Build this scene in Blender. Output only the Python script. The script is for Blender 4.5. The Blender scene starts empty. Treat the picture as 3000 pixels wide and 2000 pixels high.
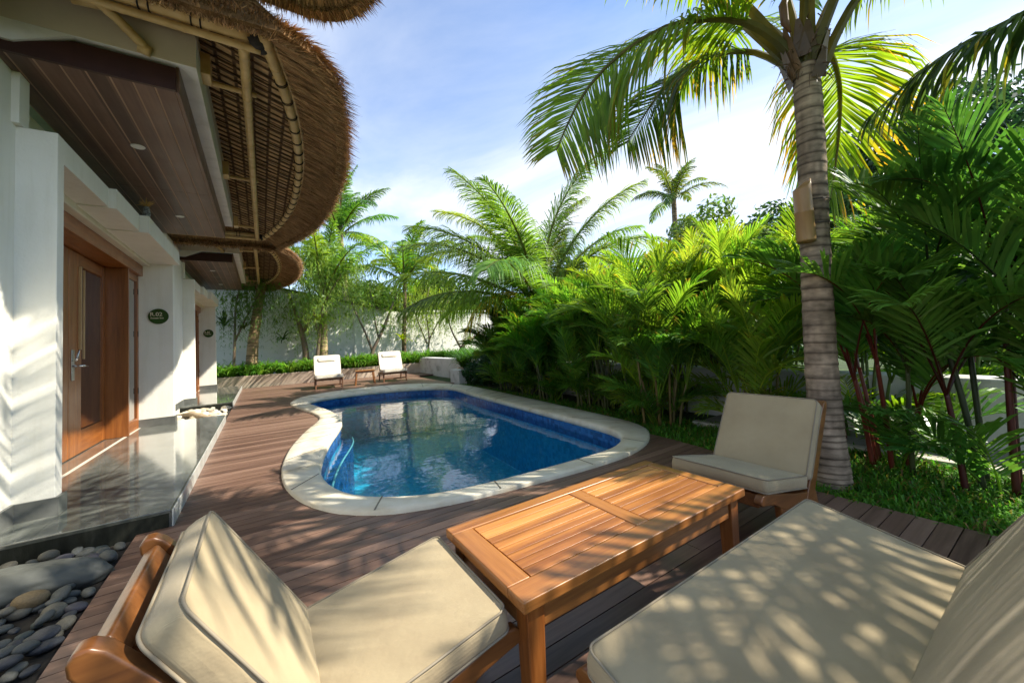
import bpy, math, random
from math import sin, cos, pi, radians, sqrt, atan2
from mathutils import Vector, Matrix
import mathutils.noise as mnoise
R = random.Random(7)
SC = bpy.context.scene
COL = SC.collection
V3 = Vector
UP = V3((0, 0, 1))

# ------------------------------------------------------------------ helpers
ORG = V3((0, 0, 0))      # world position of the thing being built


def tag(o, label=None, cat=None, group=None, kind=None):
    if label: o['label'] = label
    if cat: o['category'] = cat
    if group: o['group'] = group
    if kind: o['kind'] = kind
    return o


def thing(name, loc, label, cat, group=None, rz=0.0):
    global ORG
    o = bpy.data.objects.new(name, None)
    COL.objects.link(o)
    o.location = loc
    o.rotation_euler = (0, 0, rz)
    o.empty_display_size = .2
    ORG = V3(loc)
    return tag(o, label, cat, group)


def local():
    global ORG
    ORG = V3((0, 0, 0))


class MB:
    def __init__(s):
        s.v = []; s.f = []; s.c = []; s.use_c = False; s.uv = None

    def add(s, vs, fs, col=None):
        b = len(s.v)
        s.v.extend(vs)
        s.f.extend([tuple(i + b for i in f) for f in fs])
        if col is not None:
            s.use_c = True
        s.c.extend([col or (1, 1, 1)] * len(vs))

    def box(s, x0, x1, y0, y1, z0, z1, col=None):
        vs = [(x, y, z) for z in (z0, z1) for y in (y0, y1) for x in (x0, x1)]
        s.add([V3(v) for v in vs], [(0, 2, 3, 1), (4, 5, 7, 6), (0, 1, 5, 4), (2, 6, 7, 3), (0, 4, 6, 2), (1, 3, 7, 5)], col)

    def bar(s, a, b, w, h, up=UP, col=None, w2=None, h2=None):
        a = V3(a); b = V3(b); t = (b - a).normalized()
        x = t.cross(V3(up))
        if x.length < 1e-4: x = V3((1, 0, 0))
        x.normalize(); y = x.cross(t)
        vs = []
        for p, ww, hh in ((a, w, h), (b, w2 or w, h2 or h)):
            for sx, sy in ((-1, -1), (1, -1), (1, 1), (-1, 1)):
                vs.append(p + x * (sx * ww / 2) + y * (sy * hh / 2))
        s.add(vs, [(3, 2, 1, 0), (4, 5, 6, 7), (0, 1, 5, 4), (1, 2, 6, 5), (2, 3, 7, 6), (3, 0, 4, 7)], col)

    def tube(s, pts, rads, n=8, col=None, caps=True, closed=False):
        pts = [V3(p) for p in pts]; m = len(pts)
        if not hasattr(rads, '__len__'): rads = [rads] * m
        vs = []; prev = None
        for i, p in enumerate(pts):
            if closed: t = pts[(i + 1) % m] - pts[i - 1]
            else: t = pts[min(i + 1, m - 1)] - pts[max(i - 1, 0)]
            t.normalize()
            if prev is None:
                x = t.cross(UP)
                if x.length < .05: x = t.cross(V3((1, 0, 0)))
            else:
                x = prev - t * prev.dot(t)
            x.normalize(); prev = x; y = t.cross(x)
            for k in range(n):
                a = 2 * pi * k / n
                vs.append(p + (x * cos(a) + y * sin(a)) * rads[i])
        fs = []
        for i in range(m if closed else m - 1):
            j = (i + 1) % m
            for k in range(n):
                l = (k + 1) % n
                fs.append((i * n + k, i * n + l, j * n + l, j * n + k))
        if caps and not closed:
            fs.append(tuple(range(n - 1, -1, -1)))
            fs.append(tuple((m - 1) * n + k for k in range(n)))
        s.add(vs, fs, col)

    def prism(s, poly, z0, z1, axis='z', col=None):
        """poly 2D list extruded; axis: 'z' poly=(x,y); 'x' poly=(y,z); 'y' poly=(x,z)"""
        n = len(poly)
        def mk(p, q):
            if axis == 'z': return V3((p[0], p[1], q))
            if axis == 'x': return V3((q, p[0], p[1]))
            return V3((p[0], q, p[1]))
        vs = [mk(p, z0) for p in poly] + [mk(p, z1) for p in poly]
        fs = [tuple(range(n - 1, -1, -1)), tuple(range(n, 2 * n))]
        for i in range(n):
            j = (i + 1) % n
            fs.append((i, j, j + n, i + n))
        s.add(vs, fs, col)

    def build(s, name, mat, parent=None, smooth=False, bevel=0, seg=2, loc=None):
        o0 = ORG if parent is not None else V3(loc or (0, 0, 0))
        me = bpy.data.meshes.new(name)
        me.from_pydata([tuple(V3(v) - o0) for v in s.v], [], s.f)
        if s.use_c:
            ca = me.color_attributes.new('tint', 'FLOAT_COLOR', 'POINT')
            buf = []
            for c in s.c: buf.extend((c[0], c[1], c[2], 1.0))
            ca.data.foreach_set('color', buf)
        if smooth:
            me.polygons.foreach_set('use_smooth', [True] * len(me.polygons))
        me.materials.append(mat)
        o = bpy.data.objects.new(name, me)
        COL.objects.link(o)
        if parent is not None: o.parent = parent
        else: o.location = o0
        if bevel:
            import bmesh
            bm = bmesh.new(); bm.from_mesh(me)
            bmesh.ops.recalc_face_normals(bm, faces=bm.faces)
            ed = [e for e in bm.edges if len(e.link_faces) == 2 and e.calc_face_angle(0) > .5]
            bmesh.ops.bevel(bm, geom=ed, offset=bevel, segments=seg, profile=.6, affect='EDGES')
            bm.to_mesh(me); bm.free()
            me.polygons.foreach_set('use_smooth', [True] * len(me.polygons))
            md = o.modifiers.new('weighted', 'WEIGHTED_NORMAL')
            md.keep_sharp = True
        return o


def kids(o):
    return list(o.children)


def copy_tree(o, parent=None):
    c = o.copy(); COL.objects.link(c)
    c.parent = parent
    for ch in kids(o): copy_tree(ch, c)
    return c


# ------------------------------------------------------------------ materials
MATS = {}


def newmat(name):
    m = bpy.data.materials.new(name); m.use_nodes = True
    nt = m.node_tree; nt.nodes.clear()
    out = nt.nodes.new('ShaderNodeOutputMaterial')
    p = nt.nodes.new('ShaderNodeBsdfPrincipled')
    nt.links.new(p.outputs[0], out.inputs[0])
    MATS[name] = m
    return m, nt, p, out


def N(nt, t, **kw):
    n = nt.nodes.new('ShaderNode' + t)
    for k, v in kw.items():
        if k.startswith('i_'):
            n.inputs[k[2:].replace('_', ' ')].default_value = v
        else: setattr(n, k, v)
    return n


def ramp(nt, src, stops):
    r = nt.nodes.new('ShaderNodeValToRGB')
    e = r.color_ramp.elements
    while len(e) < len(stops): e.new(.5)
    for el, (p, c) in zip(e, stops):
        el.position = p
        el.color = (c[0], c[1], c[2], 1) if hasattr(c, '__len__') else (c, c, c, 1)
    nt.links.new(src, r.inputs[0])
    return r.outputs[0]


def mapping(nt, scale, coord='Object', rot=(0, 0, 0)):
    tc = nt.nodes.new('ShaderNodeTexCoord'); mp = nt.nodes.new('ShaderNodeMapping')
    mp.inputs['Scale'].default_value = scale; mp.inputs['Rotation'].default_value = rot
    nt.links.new(tc.outputs[coord], mp.inputs[0])
    return mp.outputs[0]


def noise(nt, vec, scale=5, detail=4, rough=.55):
    n = N(nt, 'TexNoise'); n.inputs['Scale'].default_value = scale
    n.inputs['Detail'].default_value = detail; n.inputs['Roughness'].default_value = rough
    if vec is not None: nt.links.new(vec, n.inputs['Vector'])
    return n.outputs['Fac']


def bump(nt, p, h, strength=.3, dist=.01):
    b = N(nt, 'Bump'); b.inputs['Strength'].default_value = strength; b.inputs['Distance'].default_value = dist
    nt.links.new(h, b.inputs['Height']); nt.links.new(b.outputs[0], p.inputs['Normal'])


def mixc(nt, fac, a, b, mode='MIX'):
    m = nt.nodes.new('ShaderNodeMix'); m.data_type = 'RGBA'; m.blend_type = mode
    for i, x in ((0, fac), (6, a), (7, b)):
        if hasattr(x, 'is_linked') or isinstance(x, bpy.types.NodeSocket): nt.links.new(x, m.inputs[i])
        elif hasattr(x, '__len__'): m.inputs[i].default_value = (x[0], x[1], x[2], 1)
        else: m.inputs[i].default_value = x
    return m.outputs[2]


def math_(nt, op, a, b=None):
    m = N(nt, 'Math', operation=op)
    for i, x in ((0, a), (1, b)):
        if x is None: continue
        if isinstance(x, bpy.types.NodeSocket): nt.links.new(x, m.inputs[i])
        else: m.inputs[i].default_value = x
    return m.outputs[0]


def speckled(name, stops, scale=6, rough=.6, bmp=.2, bscale=60, coord='Object', spec=.4, stretch=(1, 1, 1), dist=.004):
    m, nt, p, out = newmat(name)
    v = mapping(nt, stretch, coord)
    f = noise(nt, v, scale, 6, .6)
    c = ramp(nt, f, stops)
    nt.links.new(c, p.inputs['Base Color'])
    p.inputs['Roughness'].default_value = rough
    p.inputs['Specular IOR Level'].default_value = spec
    if bmp: bump(nt, p, noise(nt, v, bscale, 4, .6), bmp, dist)
    return m


def wood(name, dark, mid, light, axis=0, rough=.4, scale=1.0, coat=0.0, perboard=None, pitch=.09, spec=.4):
    """grain runs along axis; perboard = axis whose steps of `pitch` change the tone"""
    m, nt, p, out = newmat(name)
    sc = [28 * scale] * 3; sc[axis] = 1.6 * scale
    v = mapping(nt, sc)
    w = noise(nt, v, 1.0, 6, .6)
    v2 = mapping(nt, [s * 4 for s in sc])
    fine = noise(nt, v2, 1.0, 3, .6)
    f = math_(nt, 'ADD', math_(nt, 'MULTIPLY', w, .75), math_(nt, 'MULTIPLY', fine, .25))
    if perboard is not None:
        tc = N(nt, 'TexCoord'); sx = N(nt, 'SeparateXYZ'); nt.links.new(tc.outputs['Object'], sx.inputs[0])
        b = math_(nt, 'FLOOR', math_(nt, 'DIVIDE', sx.outputs[perboard], pitch))
        wn = N(nt, 'TexWhiteNoise', noise_dimensions='1D'); nt.links.new(b, wn.inputs['W'])
        f = math_(nt, 'ADD', f, math_(nt, 'MULTIPLY', math_(nt, 'SUBTRACT', wn.outputs[0], .5), .42))
    c = ramp(nt, f, [(.25, dark), (.5, mid), (.78, light)])
    nt.links.new(c, p.inputs['Base Color'])
    big = noise(nt, mapping(nt, (1.5, 1.5, 1.5)), 3, 4, .6)
    rr = math_(nt, 'ADD', math_(nt, 'MULTIPLY', big, .3), rough - .15)
    nt.links.new(rr, p.inputs['Roughness'])
    p.inputs['Specular IOR Level'].default_value = spec
    if coat:
        p.inputs['Coat Weight'].default_value = coat; p.inputs['Coat Roughness'].default_value = .25
    bump(nt, p, f, .25, .002)
    return m


def leafmat(name, trans=.45, rough=.42, boost=(1.7, 1.6, .9), spec=.35):
    m, nt, p, out = newmat(name)
    a = N(nt, 'Attribute', attribute_name='tint')
    f = noise(nt, mapping(nt, (1, 1, 1)), 5, 3, .6)
    col = mixc(nt, 1.0, a.outputs['Color'], ramp(nt, f, [(.3, (.72, .75, .7)), (.7, (1.2, 1.18, 1.1))]), 'MULTIPLY')
    nt.links.new(col, p.inputs['Base Color'])
    p.inputs['Roughness'].default_value = rough
    p.inputs['Specular IOR Level'].default_value = spec
    t = N(nt, 'BsdfTranslucent')
    nt.links.new(mixc(nt, 1.0, col, boost, 'MULTIPLY'), t.inputs[0])
    mx = N(nt, 'MixShader'); mx.inputs[0].default_value = trans
    nt.links.new(p.outputs[0], mx.inputs[1]); nt.links.new(t.outputs[0], mx.inputs[2])
    nt.links.new(mx.outputs[0], out.inputs[0])
    return m


M_stucco = speckled('stucco', [(.25, (.68, .66, .575)), (.6, (.78, .76, .675)), (.8, (.81, .79, .71))], 2.2, .75, .25, 90)
def m_stucco():
    m, nt, p, out = newmat('stucco_wall')
    v = mapping(nt, (1, 1, 1))
    base = ramp(nt, noise(nt, v, 2.2, 6, .6), [(.25, (.76, .74, .655)), (.6, (.83, .81, .725)), (.8, (.85, .83, .75))])
    st = ramp(nt, noise(nt, mapping(nt, (7, 7, .5)), 1.6, 5, .65), [(.28, (.93, .92, .89)), (.5, (1, 1, 1))])
    sp = ramp(nt, noise(nt, v, 14, 6, .7), [(.26, (.92, .91, .88)), (.36, (1, 1, 1))])
    nt.links.new(mixc(nt, 1.0, mixc(nt, 1.0, base, st, 'MULTIPLY'), sp, 'MULTIPLY'), p.inputs['Base Color'])
    p.inputs['Roughness'].default_value = .75
    h = math_(nt, 'ADD', math_(nt, 'MULTIPLY', noise(nt, v, 3.5, 3, .5), 1.6), noise(nt, v, 60, 4, .6))
    bump(nt, p, h, .30, .006)
    return m


M_stucco = m_stucco()
M_cream = speckled('cream_plaster', [(.3, (.62, .57, .45)), (.7, (.74, .69, .56))], 3, .7, .25, 60)
M_beam = speckled('beam_plaster', [(.3, (.60, .595, .57)), (.5, (.72, .71, .69)), (.75, (.78, .77, .74))], 5, .8, .3, 40)
M_gable = speckled('gable_plaster', [(.3, (.55, .48, .38)), (.7, (.66, .585, .47))], 2, .85, .3, 30)
M_farwall = speckled('garden_wall', [(.25, (.60, .60, .55)), (.45, (.76, .755, .70)), (.75, (.84, .83, .77))], 1.3, .85, .3, 25)
M_lowwall = speckled('low_wall', [(.3, (.30, .30, .27)), (.45, (.62, .62, .60)), (.75, (.74, .74, .72))], 2.6, .85, .4, 25)
M_conc = speckled('concrete_path', [(.3, (.20, .19, .17)), (.7, (.33, .31, .28))], 4, .9, .4, 40)
M_kerb = speckled('kerb', [(.3, (.45, .42, .35)), (.7, (.58, .54, .46))], 4, .85, .3, 40)
M_planter = speckled('planter_stone', [(.25, (.36, .28, .21)), (.55, (.52, .42, .32)), (.8, (.60, .50, .39))], 3, .8, .35, 35)
M_door = wood('teak_door', (.12, .032, .006), (.27, .085, .016), (.42, .155, .035), 2, .38, coat=.3)
M_doorV = wood('teak_rail', (.12, .032, .006), (.27, .085, .016), (.42, .155, .035), 1, .38, coat=.3)
M_jamb = wood('teak_jamb', (.12, .036, .008), (.24, .08, .018), (.35, .13, .03), 2, .38, .5, coat=.3)
M_bead = speckled('door_bead', [(.3, (.50, .34, .17)), (.7, (.60, .42, .22))], 6, .4, .1)
M_soffit = wood('soffit_wood', (.075, .036, .022), (.125, .066, .042), (.19, .108, .072), 1, .42, .5, perboard=0, pitch=.1125)
M_edge_glint = wood('soffit_edge_glint', (.34, .22, .14), (.42, .28, .18), (.5, .34, .23), 1, .5, .5)
M_fascia = speckled('fascia_wood', [(.3, (.028, .008, .005)), (.7, (.045, .014, .008))], 8, .45, .1)
M_deck = wood('deck_wood', (.092, .050, .036), (.172, .100, .070), (.255, .158, .115), 0, .42, .6, perboard=1, pitch=.09, spec=.45)
M_teak = wood('furniture_teak', (.16, .052, .012), (.30, .115, .027), (.42, .18, .046), 0, .33, .9, coat=.35)
M_teakY = wood('furniture_teak_across', (.16, .052, .012), (.30, .115, .027), (.42, .18, .046), 1, .33, .9, coat=.35)
M_slat = wood('table_slat', (.21, .07, .016), (.40, .155, .036), (.54, .24, .065), 0, .36, .9, coat=.25, perboard=1, pitch=.047)
M_frame = wood('chair_teak', (.085, .028, .008), (.175, .064, .016), (.27, .11, .03), 1, .38, .6, coat=.15)
M_chaise = wood('chaise_teak', (.09, .04, .02), (.17, .08, .04), (.25, .13, .07), 1, .45, .8)
M_bamboo = speckled('bamboo', [(.25, (.40, .26, .10)), (.5, (.56, .39, .165)), (.8, (.68, .50, .25))], 7, .35, .12, 40, stretch=(1, 1, 1))
M_rope = speckled('black_binding', [(.3, (.012, .010, .010)), (.7, (.03, .025, .022))], 20, .7, .2)
M_mat = None
M_metal = speckled('steel_handle', [(.3, (.45, .45, .46)), (.7, (.6, .6, .6))], 10, .25, 0)
M_metal.node_tree.nodes['Principled BSDF'].inputs['Metallic'].default_value = 1
M_dark = speckled('near_black', [(.3, (.012, .009, .007)), (.7, (.02, .014, .01))], 3, .8, 0)
M_white = speckled('white_trim', [(.3, (.78, .78, .76)), (.7, (.84, .84, .82))], 8, .4, .05)
M_gold = speckled('sign_lettering', [(.3, (.72, .62, .42)), (.7, (.80, .70, .5))], 20, .4, 0)
M_skirt = speckled('skirting_stone', [(.3, (.07, .075, .068)), (.7, (.15, .155, .145))], 6, .35, .15, 60)
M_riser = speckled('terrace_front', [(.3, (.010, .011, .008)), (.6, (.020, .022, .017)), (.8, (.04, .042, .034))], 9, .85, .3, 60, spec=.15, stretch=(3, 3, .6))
M_pot = speckled('clay', [(.3, (.3, .14, .07)), (.7, (.4, .2, .1))], 5, .7, .2)


def m_glass():
    m, nt, p, out = newmat('window_glass')
    p.inputs['Base Color'].default_value = (.018, .013, .009, 1)
    p.inputs['Roughness'].default_value = .02
    p.inputs['Specular IOR Level'].default_value = 1.0
    p.inputs['Coat Weight'].default_value = 1.0
    p.inputs['Coat Roughness'].default_value = .0
    return m


M_glass = m_glass()


def m_tiles():
    m, nt, p, out = newmat('terrace_tile')
    v = mapping(nt, (1, 1, 1))
    a = noise(nt, mapping(nt, (3, .8, 1)), 3.5, 8, .65)
    c = ramp(nt, a, [(.25, (.075, .083, .072)), (.5, (.15, .16, .14)), (.75, (.25, .255, .23))])
    br = N(nt, 'TexBrick'); nt.links.new(v, br.inputs[0])
    br.offset = 0; br.inputs['Scale'].default_value = 1
    br.inputs['Brick Width'].default_value = .6; br.inputs['Row Height'].default_value = .6
    br.inputs['Mortar Size'].default_value = .004; br.inputs['Color1'].default_value = (1, 1, 1, 1)
    br.inputs['Color2'].default_value = (.8, .8, .8, 1); br.inputs['Mortar'].default_value = (.45, .45, .43, 1)
    nt.links.new(mixc(nt, 1.0, c, br.outputs['Color'], 'MULTIPLY'), p.inputs['Base Color'])
    r = math_(nt, 'ADD', math_(nt, 'MULTIPLY', noise(nt, v, 5, 5, .6), .16), .02)
    nt.links.new(r, p.inputs['Roughness'])
    p.inputs['Specular IOR Level'].default_value = .8
    p.inputs['Coat Weight'].default_value = .5; p.inputs['Coat Roughness'].default_value = .05
    bump(nt, p, noise(nt, v, 9, 4, .6), .06, .004)
    return m


M_tile = m_tiles()


def m_fabric():
    m, nt, p, out = newmat('beige_canvas')
    v = mapping(nt, (1, 1, 1))
    w1 = N(nt, 'TexWave', wave_type='BANDS', bands_direction='X'); w1.inputs['Scale'].default_value = 240
    w2 = N(nt, 'TexWave', wave_type='BANDS', bands_direction='Y'); w2.inputs['Scale'].default_value = 240
    nt.links.new(v, w1.inputs[0]); nt.links.new(v, w2.inputs[0])
    f = noise(nt, v, 3.2, 5, .6)
    c = ramp(nt, f, [(.28, (.33, .255, .15)), (.5, (.39, .31, .185)), (.75, (.435, .35, .215))])
    nt.links.new(c, p.inputs['Base Color'])
    p.inputs['Roughness'].default_value = .85
    p.inputs['Specular IOR Level'].default_value = .2
    p.inputs['Sheen Weight'].default_value = .12
    h = math_(nt, 'ADD', math_(nt, 'MULTIPLY', math_(nt, 'ADD', w1.outputs['Fac'], w2.outputs['Fac']), .03), noise(nt, v, 6, 5, .6))
    bump(nt, p, h, .5, .016)
    return m


M_fab = m_fabric()
M_pipe = speckled('cushion_piping', [(.3, (.22, .18, .12)), (.7, (.28, .235, .165))], 8, .8, .1)
M_fab2 = speckled('chaise_canvas', [(.3, (.60, .55, .45)), (.7, (.72, .67, .57))], 4, .9, .4, 14, dist=.02)


def m_coping():
    m, nt, p, out = newmat('coping_stone')
    v = mapping(nt, (1, 1, 1))
    f = noise(nt, v, 3.0, 8, .65)
    c = ramp(nt, f, [(.28, (.34, .25, .13)), (.40, (.62, .545, .40)), (.6, (.73, .68, .55)), (.8, (.78, .75, .64))])
    nt.links.new(c, p.inputs['Base Color'])
    p.inputs['Roughness'].default_value = .5
    bump(nt, p, noise(nt, v, 40, 5, .7), .3, .004)
    return m


M_coping = m_coping()


def m_pooltile():
    m, nt, p, out = newmat('pool_mosaic')
    v = mapping(nt, (1, 1, 1))
    vo = N(nt, 'TexVoronoi', distance='CHEBYCHEV'); vo.inputs['Scale'].default_value = 22; vo.inputs['Randomness'].default_value = 0
    nt.links.new(v, vo.inputs['Vector'])
    tone = N(nt, 'TexWhiteNoise', noise_dimensions='3D'); nt.links.new(vo.outputs['Position'], tone.inputs[0])
    c = ramp(nt, tone.outputs[0], [(.0, (.012, .06, .20)), (.5, (.02, .11, .34)), (1, (.035, .17, .46))])
    nt.links.new(c, p.inputs['Base Color'])
    p.inputs['Roughness'].default_value = .25
    return m


M_pool = m_pooltile()
M_step = speckled('pool_step', [(.3, (.25, .50, .55)), (.7, (.40, .62, .64))], 8, .4, .1)


def m_poolfloor():
    m, nt, p, out = newmat('pool_floor_mosaic')
    v = mapping(nt, (1, 1, 1))
    vo = N(nt, 'TexVoronoi', distance='CHEBYCHEV'); vo.inputs['Scale'].default_value = 22; vo.inputs['Randomness'].default_value = 0
    nt.links.new(v, vo.inputs['Vector'])
    tone = N(nt, 'TexWhiteNoise', noise_dimensions='3D'); nt.links.new(vo.outputs['Position'], tone.inputs[0])
    c = ramp(nt, tone.outputs[0], [(.0, (.035, .42, .66)), (.5, (.06, .56, .82)), (1, (.10, .66, .90))])
    nt.links.new(c, p.inputs['Base Color'])
    p.inputs['Roughness'].default_value = .3
    return m


M_pfloor = m_poolfloor()


def m_water():
    m, nt, p, out = newmat('pool_water')
    nt.nodes.remove(p)
    v = mapping(nt, (1, 1, 1))
    h = math_(nt, 'ADD', noise(nt, v, 2.2, 2, .5), math_(nt, 'MULTIPLY', noise(nt, v, 9, 2, .5), .25))
    b = N(nt, 'Bump'); b.inputs['Strength'].default_value = .16; b.inputs['Distance'].default_value = .05
    nt.links.new(h, b.inputs['Height'])
    g = N(nt, 'BsdfGlossy'); g.inputs['Roughness'].default_value = .004; g.inputs['Color'].default_value = (1, 1, 1, 1)
    nt.links.new(b.outputs[0], g.inputs['Normal'])
    t = N(nt, 'BsdfTransparent'); t.inputs[0].default_value = (.62, .92, .98, 1)
    fr = N(nt, 'Fresnel'); fr.inputs['IOR'].default_value = 1.38
    nt.links.new(b.outputs[0], fr.inputs['Normal'])
    mx = N(nt, 'MixShader')
    nt.links.new(fr.outputs[0], mx.inputs[0]); nt.links.new(t.outputs[0], mx.inputs[1]); nt.links.new(g.outputs[0], mx.inputs[2])
    nt.links.new(mx.outputs[0], out.inputs[0])
    return m


M_water = m_water()


def m_tinted(name, rough=.7, bmp=.3, bscale=50, spec=.3, lo=.7, hi=1.25, scale=8, stretch=(1, 1, 1)):
    m, nt, p, out = newmat(name)
    a = N(nt, 'Attribute', attribute_name='tint')
    v = mapping(nt, stretch)
    f = noise(nt, v, scale, 5, .6)
    nt.links.new(mixc(nt, 1.0, a.outputs['Color'], ramp(nt, f, [(.3, lo), (.7, hi)]), 'MULTIPLY'), p.inputs['Base Color'])
    p.inputs['Roughness'].default_value = rough
    p.inputs['Specular IOR Level'].default_value = spec
    if bmp: bump(nt, p, noise(nt, v, bscale, 4, .6), bmp, .004)
    return m


M_thatch = m_tinted('thatch_strands', .9, .0, spec=.1)
M_stone = m_tinted('river_stone', .6, .25, 60, .35, .75, 1.2, 7)
M_bark = m_tinted('palm_bark', .9, .5, 30, .15, .5, 1.3, 9, (1, 1, 2.5))
M_stem = m_tinted('palm_stem', .45, .1, 40, .4, .7, 1.25, 9)
M_leaf = leafmat('palm_leaf', .5, boost=(2.2, 2.0, .7))
M_leafdark = leafmat('dark_palm_leaf', .38, .32, spec=.5)
M_leaf2 = leafmat('broad_leaf', .35, .5)
M_grass = leafmat('grass_blade', .35, .5)


def m_mat_under():
    m, nt, p, out = newmat('thatch_underside')
    v = mapping(nt, (1, 1, 1))
    br = N(nt, 'TexBrick'); nt.links.new(mapping(nt, (1, 1, 1), rot=(0, 0, pi / 2)), br.inputs[0])
    br.inputs['Scale'].default_value = 1; br.inputs['Brick Width'].default_value = .10; br.inputs['Row Height'].default_value = .125
    br.inputs['Mortar Size'].default_value = .018; br.inputs['Mortar Smooth'].default_value = .6
    br.inputs['Color1'].default_value = (.46, .30, .14, 1); br.inputs['Color2'].default_value = (.60, .41, .20, 1); br.inputs['Mortar'].default_value = (.09, .05, .022, 1)
    f = noise(nt, mapping(nt, (4, 40, 20)), 3, 4, .6)
    nt.links.new(mixc(nt, 1.0, br.outputs['Color'], ramp(nt, f, [(.3, .6), (.7, 1.3)]), 'MULTIPLY'), p.inputs['Base Color'])
    p.inputs['Roughness'].default_value = .9
    bump(nt, p, math_(nt, 'ADD', br.outputs['Fac'], f), .6, -.02)
    return m


M_mat = m_mat_under()


def m_ground():
    m, nt, p, out = newmat('lawn_soil')
    v = mapping(nt, (1, 1, 1))
    c = ramp(nt, noise(nt, v, 6, 6, .65), [(.3, (.018, .028, .008)), (.55, (.035, .07, .012)), (.8, (.07, .11, .02))])
    nt.links.new(c, p.inputs['Base Color']); p.inputs['Roughness'].default_value = .95
    bump(nt, p, noise(nt, v, 30, 4, .6), .5, .03)
    return m


M_ground = m_ground()
M_soil = speckled('dark_soil', [(.3, (.012, .010, .008)), (.7, (.035, .03, .024))], 12, .95, .5, 40)
M_signg = speckled('sign_board', [(.3, (.045, .055, .008)), (.55, (.03, .08, .012)), (.8, (.025, .11, .015))], 4, .22, .05)
M_roofdark = speckled('dark_roof_edge', [(.3, (.03, .025, .02)), (.7, (.07, .055, .045))], 5, .8, .3)

# ------------------------------------------------------------------ camera, light, sky
cam = bpy.data.cameras.new('camera')
cam.sensor_width = 36; cam.sensor_fit = 'HORIZONTAL'
FPX, PITCH, ROLL, YAW, PCX, PCY = 1132.382, radians(2.865), radians(-3.026), radians(34.355), 1536.382, 931.644
cam.lens = FPX / 3000 * 36
cam.shift_x = (1500 - PCX) / 3000; cam.shift_y = -(1000 - PCY) / 3000
cam.clip_start = .02; cam.clip_end = 2000
fw0 = V3((0, cos(PITCH), sin(PITCH))); u0 = V3((0, -sin(PITCH), cos(PITCH))); r0 = V3((1, 0, 0))
rr = r0 * cos(ROLL) + u0 * sin(ROLL); uu = -r0 * sin(ROLL) + u0 * cos(ROLL)
HEAD = Matrix.Rotation(-YAW, 3, 'Z')
rr, uu, fw = HEAD @ rr, HEAD @ uu, HEAD @ fw0
co = bpy.data.objects.new('camera', cam); COL.objects.link(co)
m4 = Matrix((rr, uu, -fw)).transposed().to_4x4(); m4.translation = (0, 0, 1.1)
co.matrix_world = m4
SC.camera = co

SUN = V3((.61, -.37, .70)).normalized()
sl = bpy.data.lights.new('sun', 'SUN'); sl.energy = 4.4; sl.angle = radians(.55); sl.color = (1, .93, .80)
so = bpy.data.objects.new('sun', sl); COL.objects.link(so)
so.rotation_euler = SUN.to_track_quat('Z', 'Y').to_euler()
so.location = SUN * 30

w = bpy.data.worlds.new('World'); SC.world = w; w.use_nodes = True
nt = w.node_tree; nt.nodes.clear()
wo = nt.nodes.new('ShaderNodeOutputWorld'); bg = nt.nodes.new('ShaderNodeBackground')
sky = nt.nodes.new('ShaderNodeTexSky'); sky.sky_type = 'NISHITA'; sky.sun_disc = False
sky.sun_elevation = math.asin(SUN.z); sky.sun_rotation = atan2(SUN.x, SUN.y)
sky.air_density = 1.0; sky.dust_density = .0; sky.ozone_density = 2.4; sky.altitude = 1200; sky.air_density = .9
tc = N(nt, 'TexCoord'); sx = N(nt, 'SeparateXYZ'); nt.links.new(tc.outputs['Generated'], sx.inputs[0])
zz = math_(nt, 'ADD', math_(nt, 'MAXIMUM', sx.outputs[2], 0.0), .22)
cx = math_(nt, 'DIVIDE', sx.outputs[0], zz); cy = math_(nt, 'DIVIDE', sx.outputs[1], zz)
cv = N(nt, 'CombineXYZ'); nt.links.new(cx, cv.inputs[0]); nt.links.new(cy, cv.inputs[1])
mp = N(nt, 'Mapping'); mp.inputs['Scale'].default_value = (1.0, .55, 1); mp.inputs['Rotation'].default_value = (0, 0, radians(35)); mp.inputs['Location'].default_value = (3.1, 1.7, 0)
nt.links.new(cv.outputs[0], mp.inputs[0])
cn = N(nt, 'TexNoise'); cn.inputs['Scale'].default_value = .8; cn.inputs['Detail'].default_value = 9; cn.inputs['Roughness'].default_value = .58; cn.inputs['Distortion'].default_value = .5
nt.links.new(mp.outputs[0], cn.inputs['Vector'])
low = math_(nt, 'SUBTRACT', .42, math_(nt, 'MULTIPLY', sx.outputs[2], .55))   # more cloud towards the horizon
dens = math_(nt, 'ADD', cn.outputs['Fac'], math_(nt, 'MULTIPLY', low, .20))
mask = ramp(nt, dens, [(.42, .04), (.54, .34), (.66, .88)])
skc = mixc(nt, mask, sky.outputs[0], (3.5, 3.6, 3.75))
nt.links.new(skc, bg.inputs[0]); bg.inputs[1].default_value = .15
nt.links.new(bg.outputs[0], wo.inputs[0])

SC.view_settings.view_transform = 'Standard'; SC.view_settings.look = 'None'
SC.view_settings.exposure = 1.22; SC.view_settings.gamma = 1
SC.render.engine = 'CYCLES'
SC.cycles.max_bounces = 8; SC.cycles.transparent_max_bounces = 12
SC.cycles.caustics_reflective = False; SC.cycles.caustics_refractive = False
SC.cycles.use_denoising = True

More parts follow.
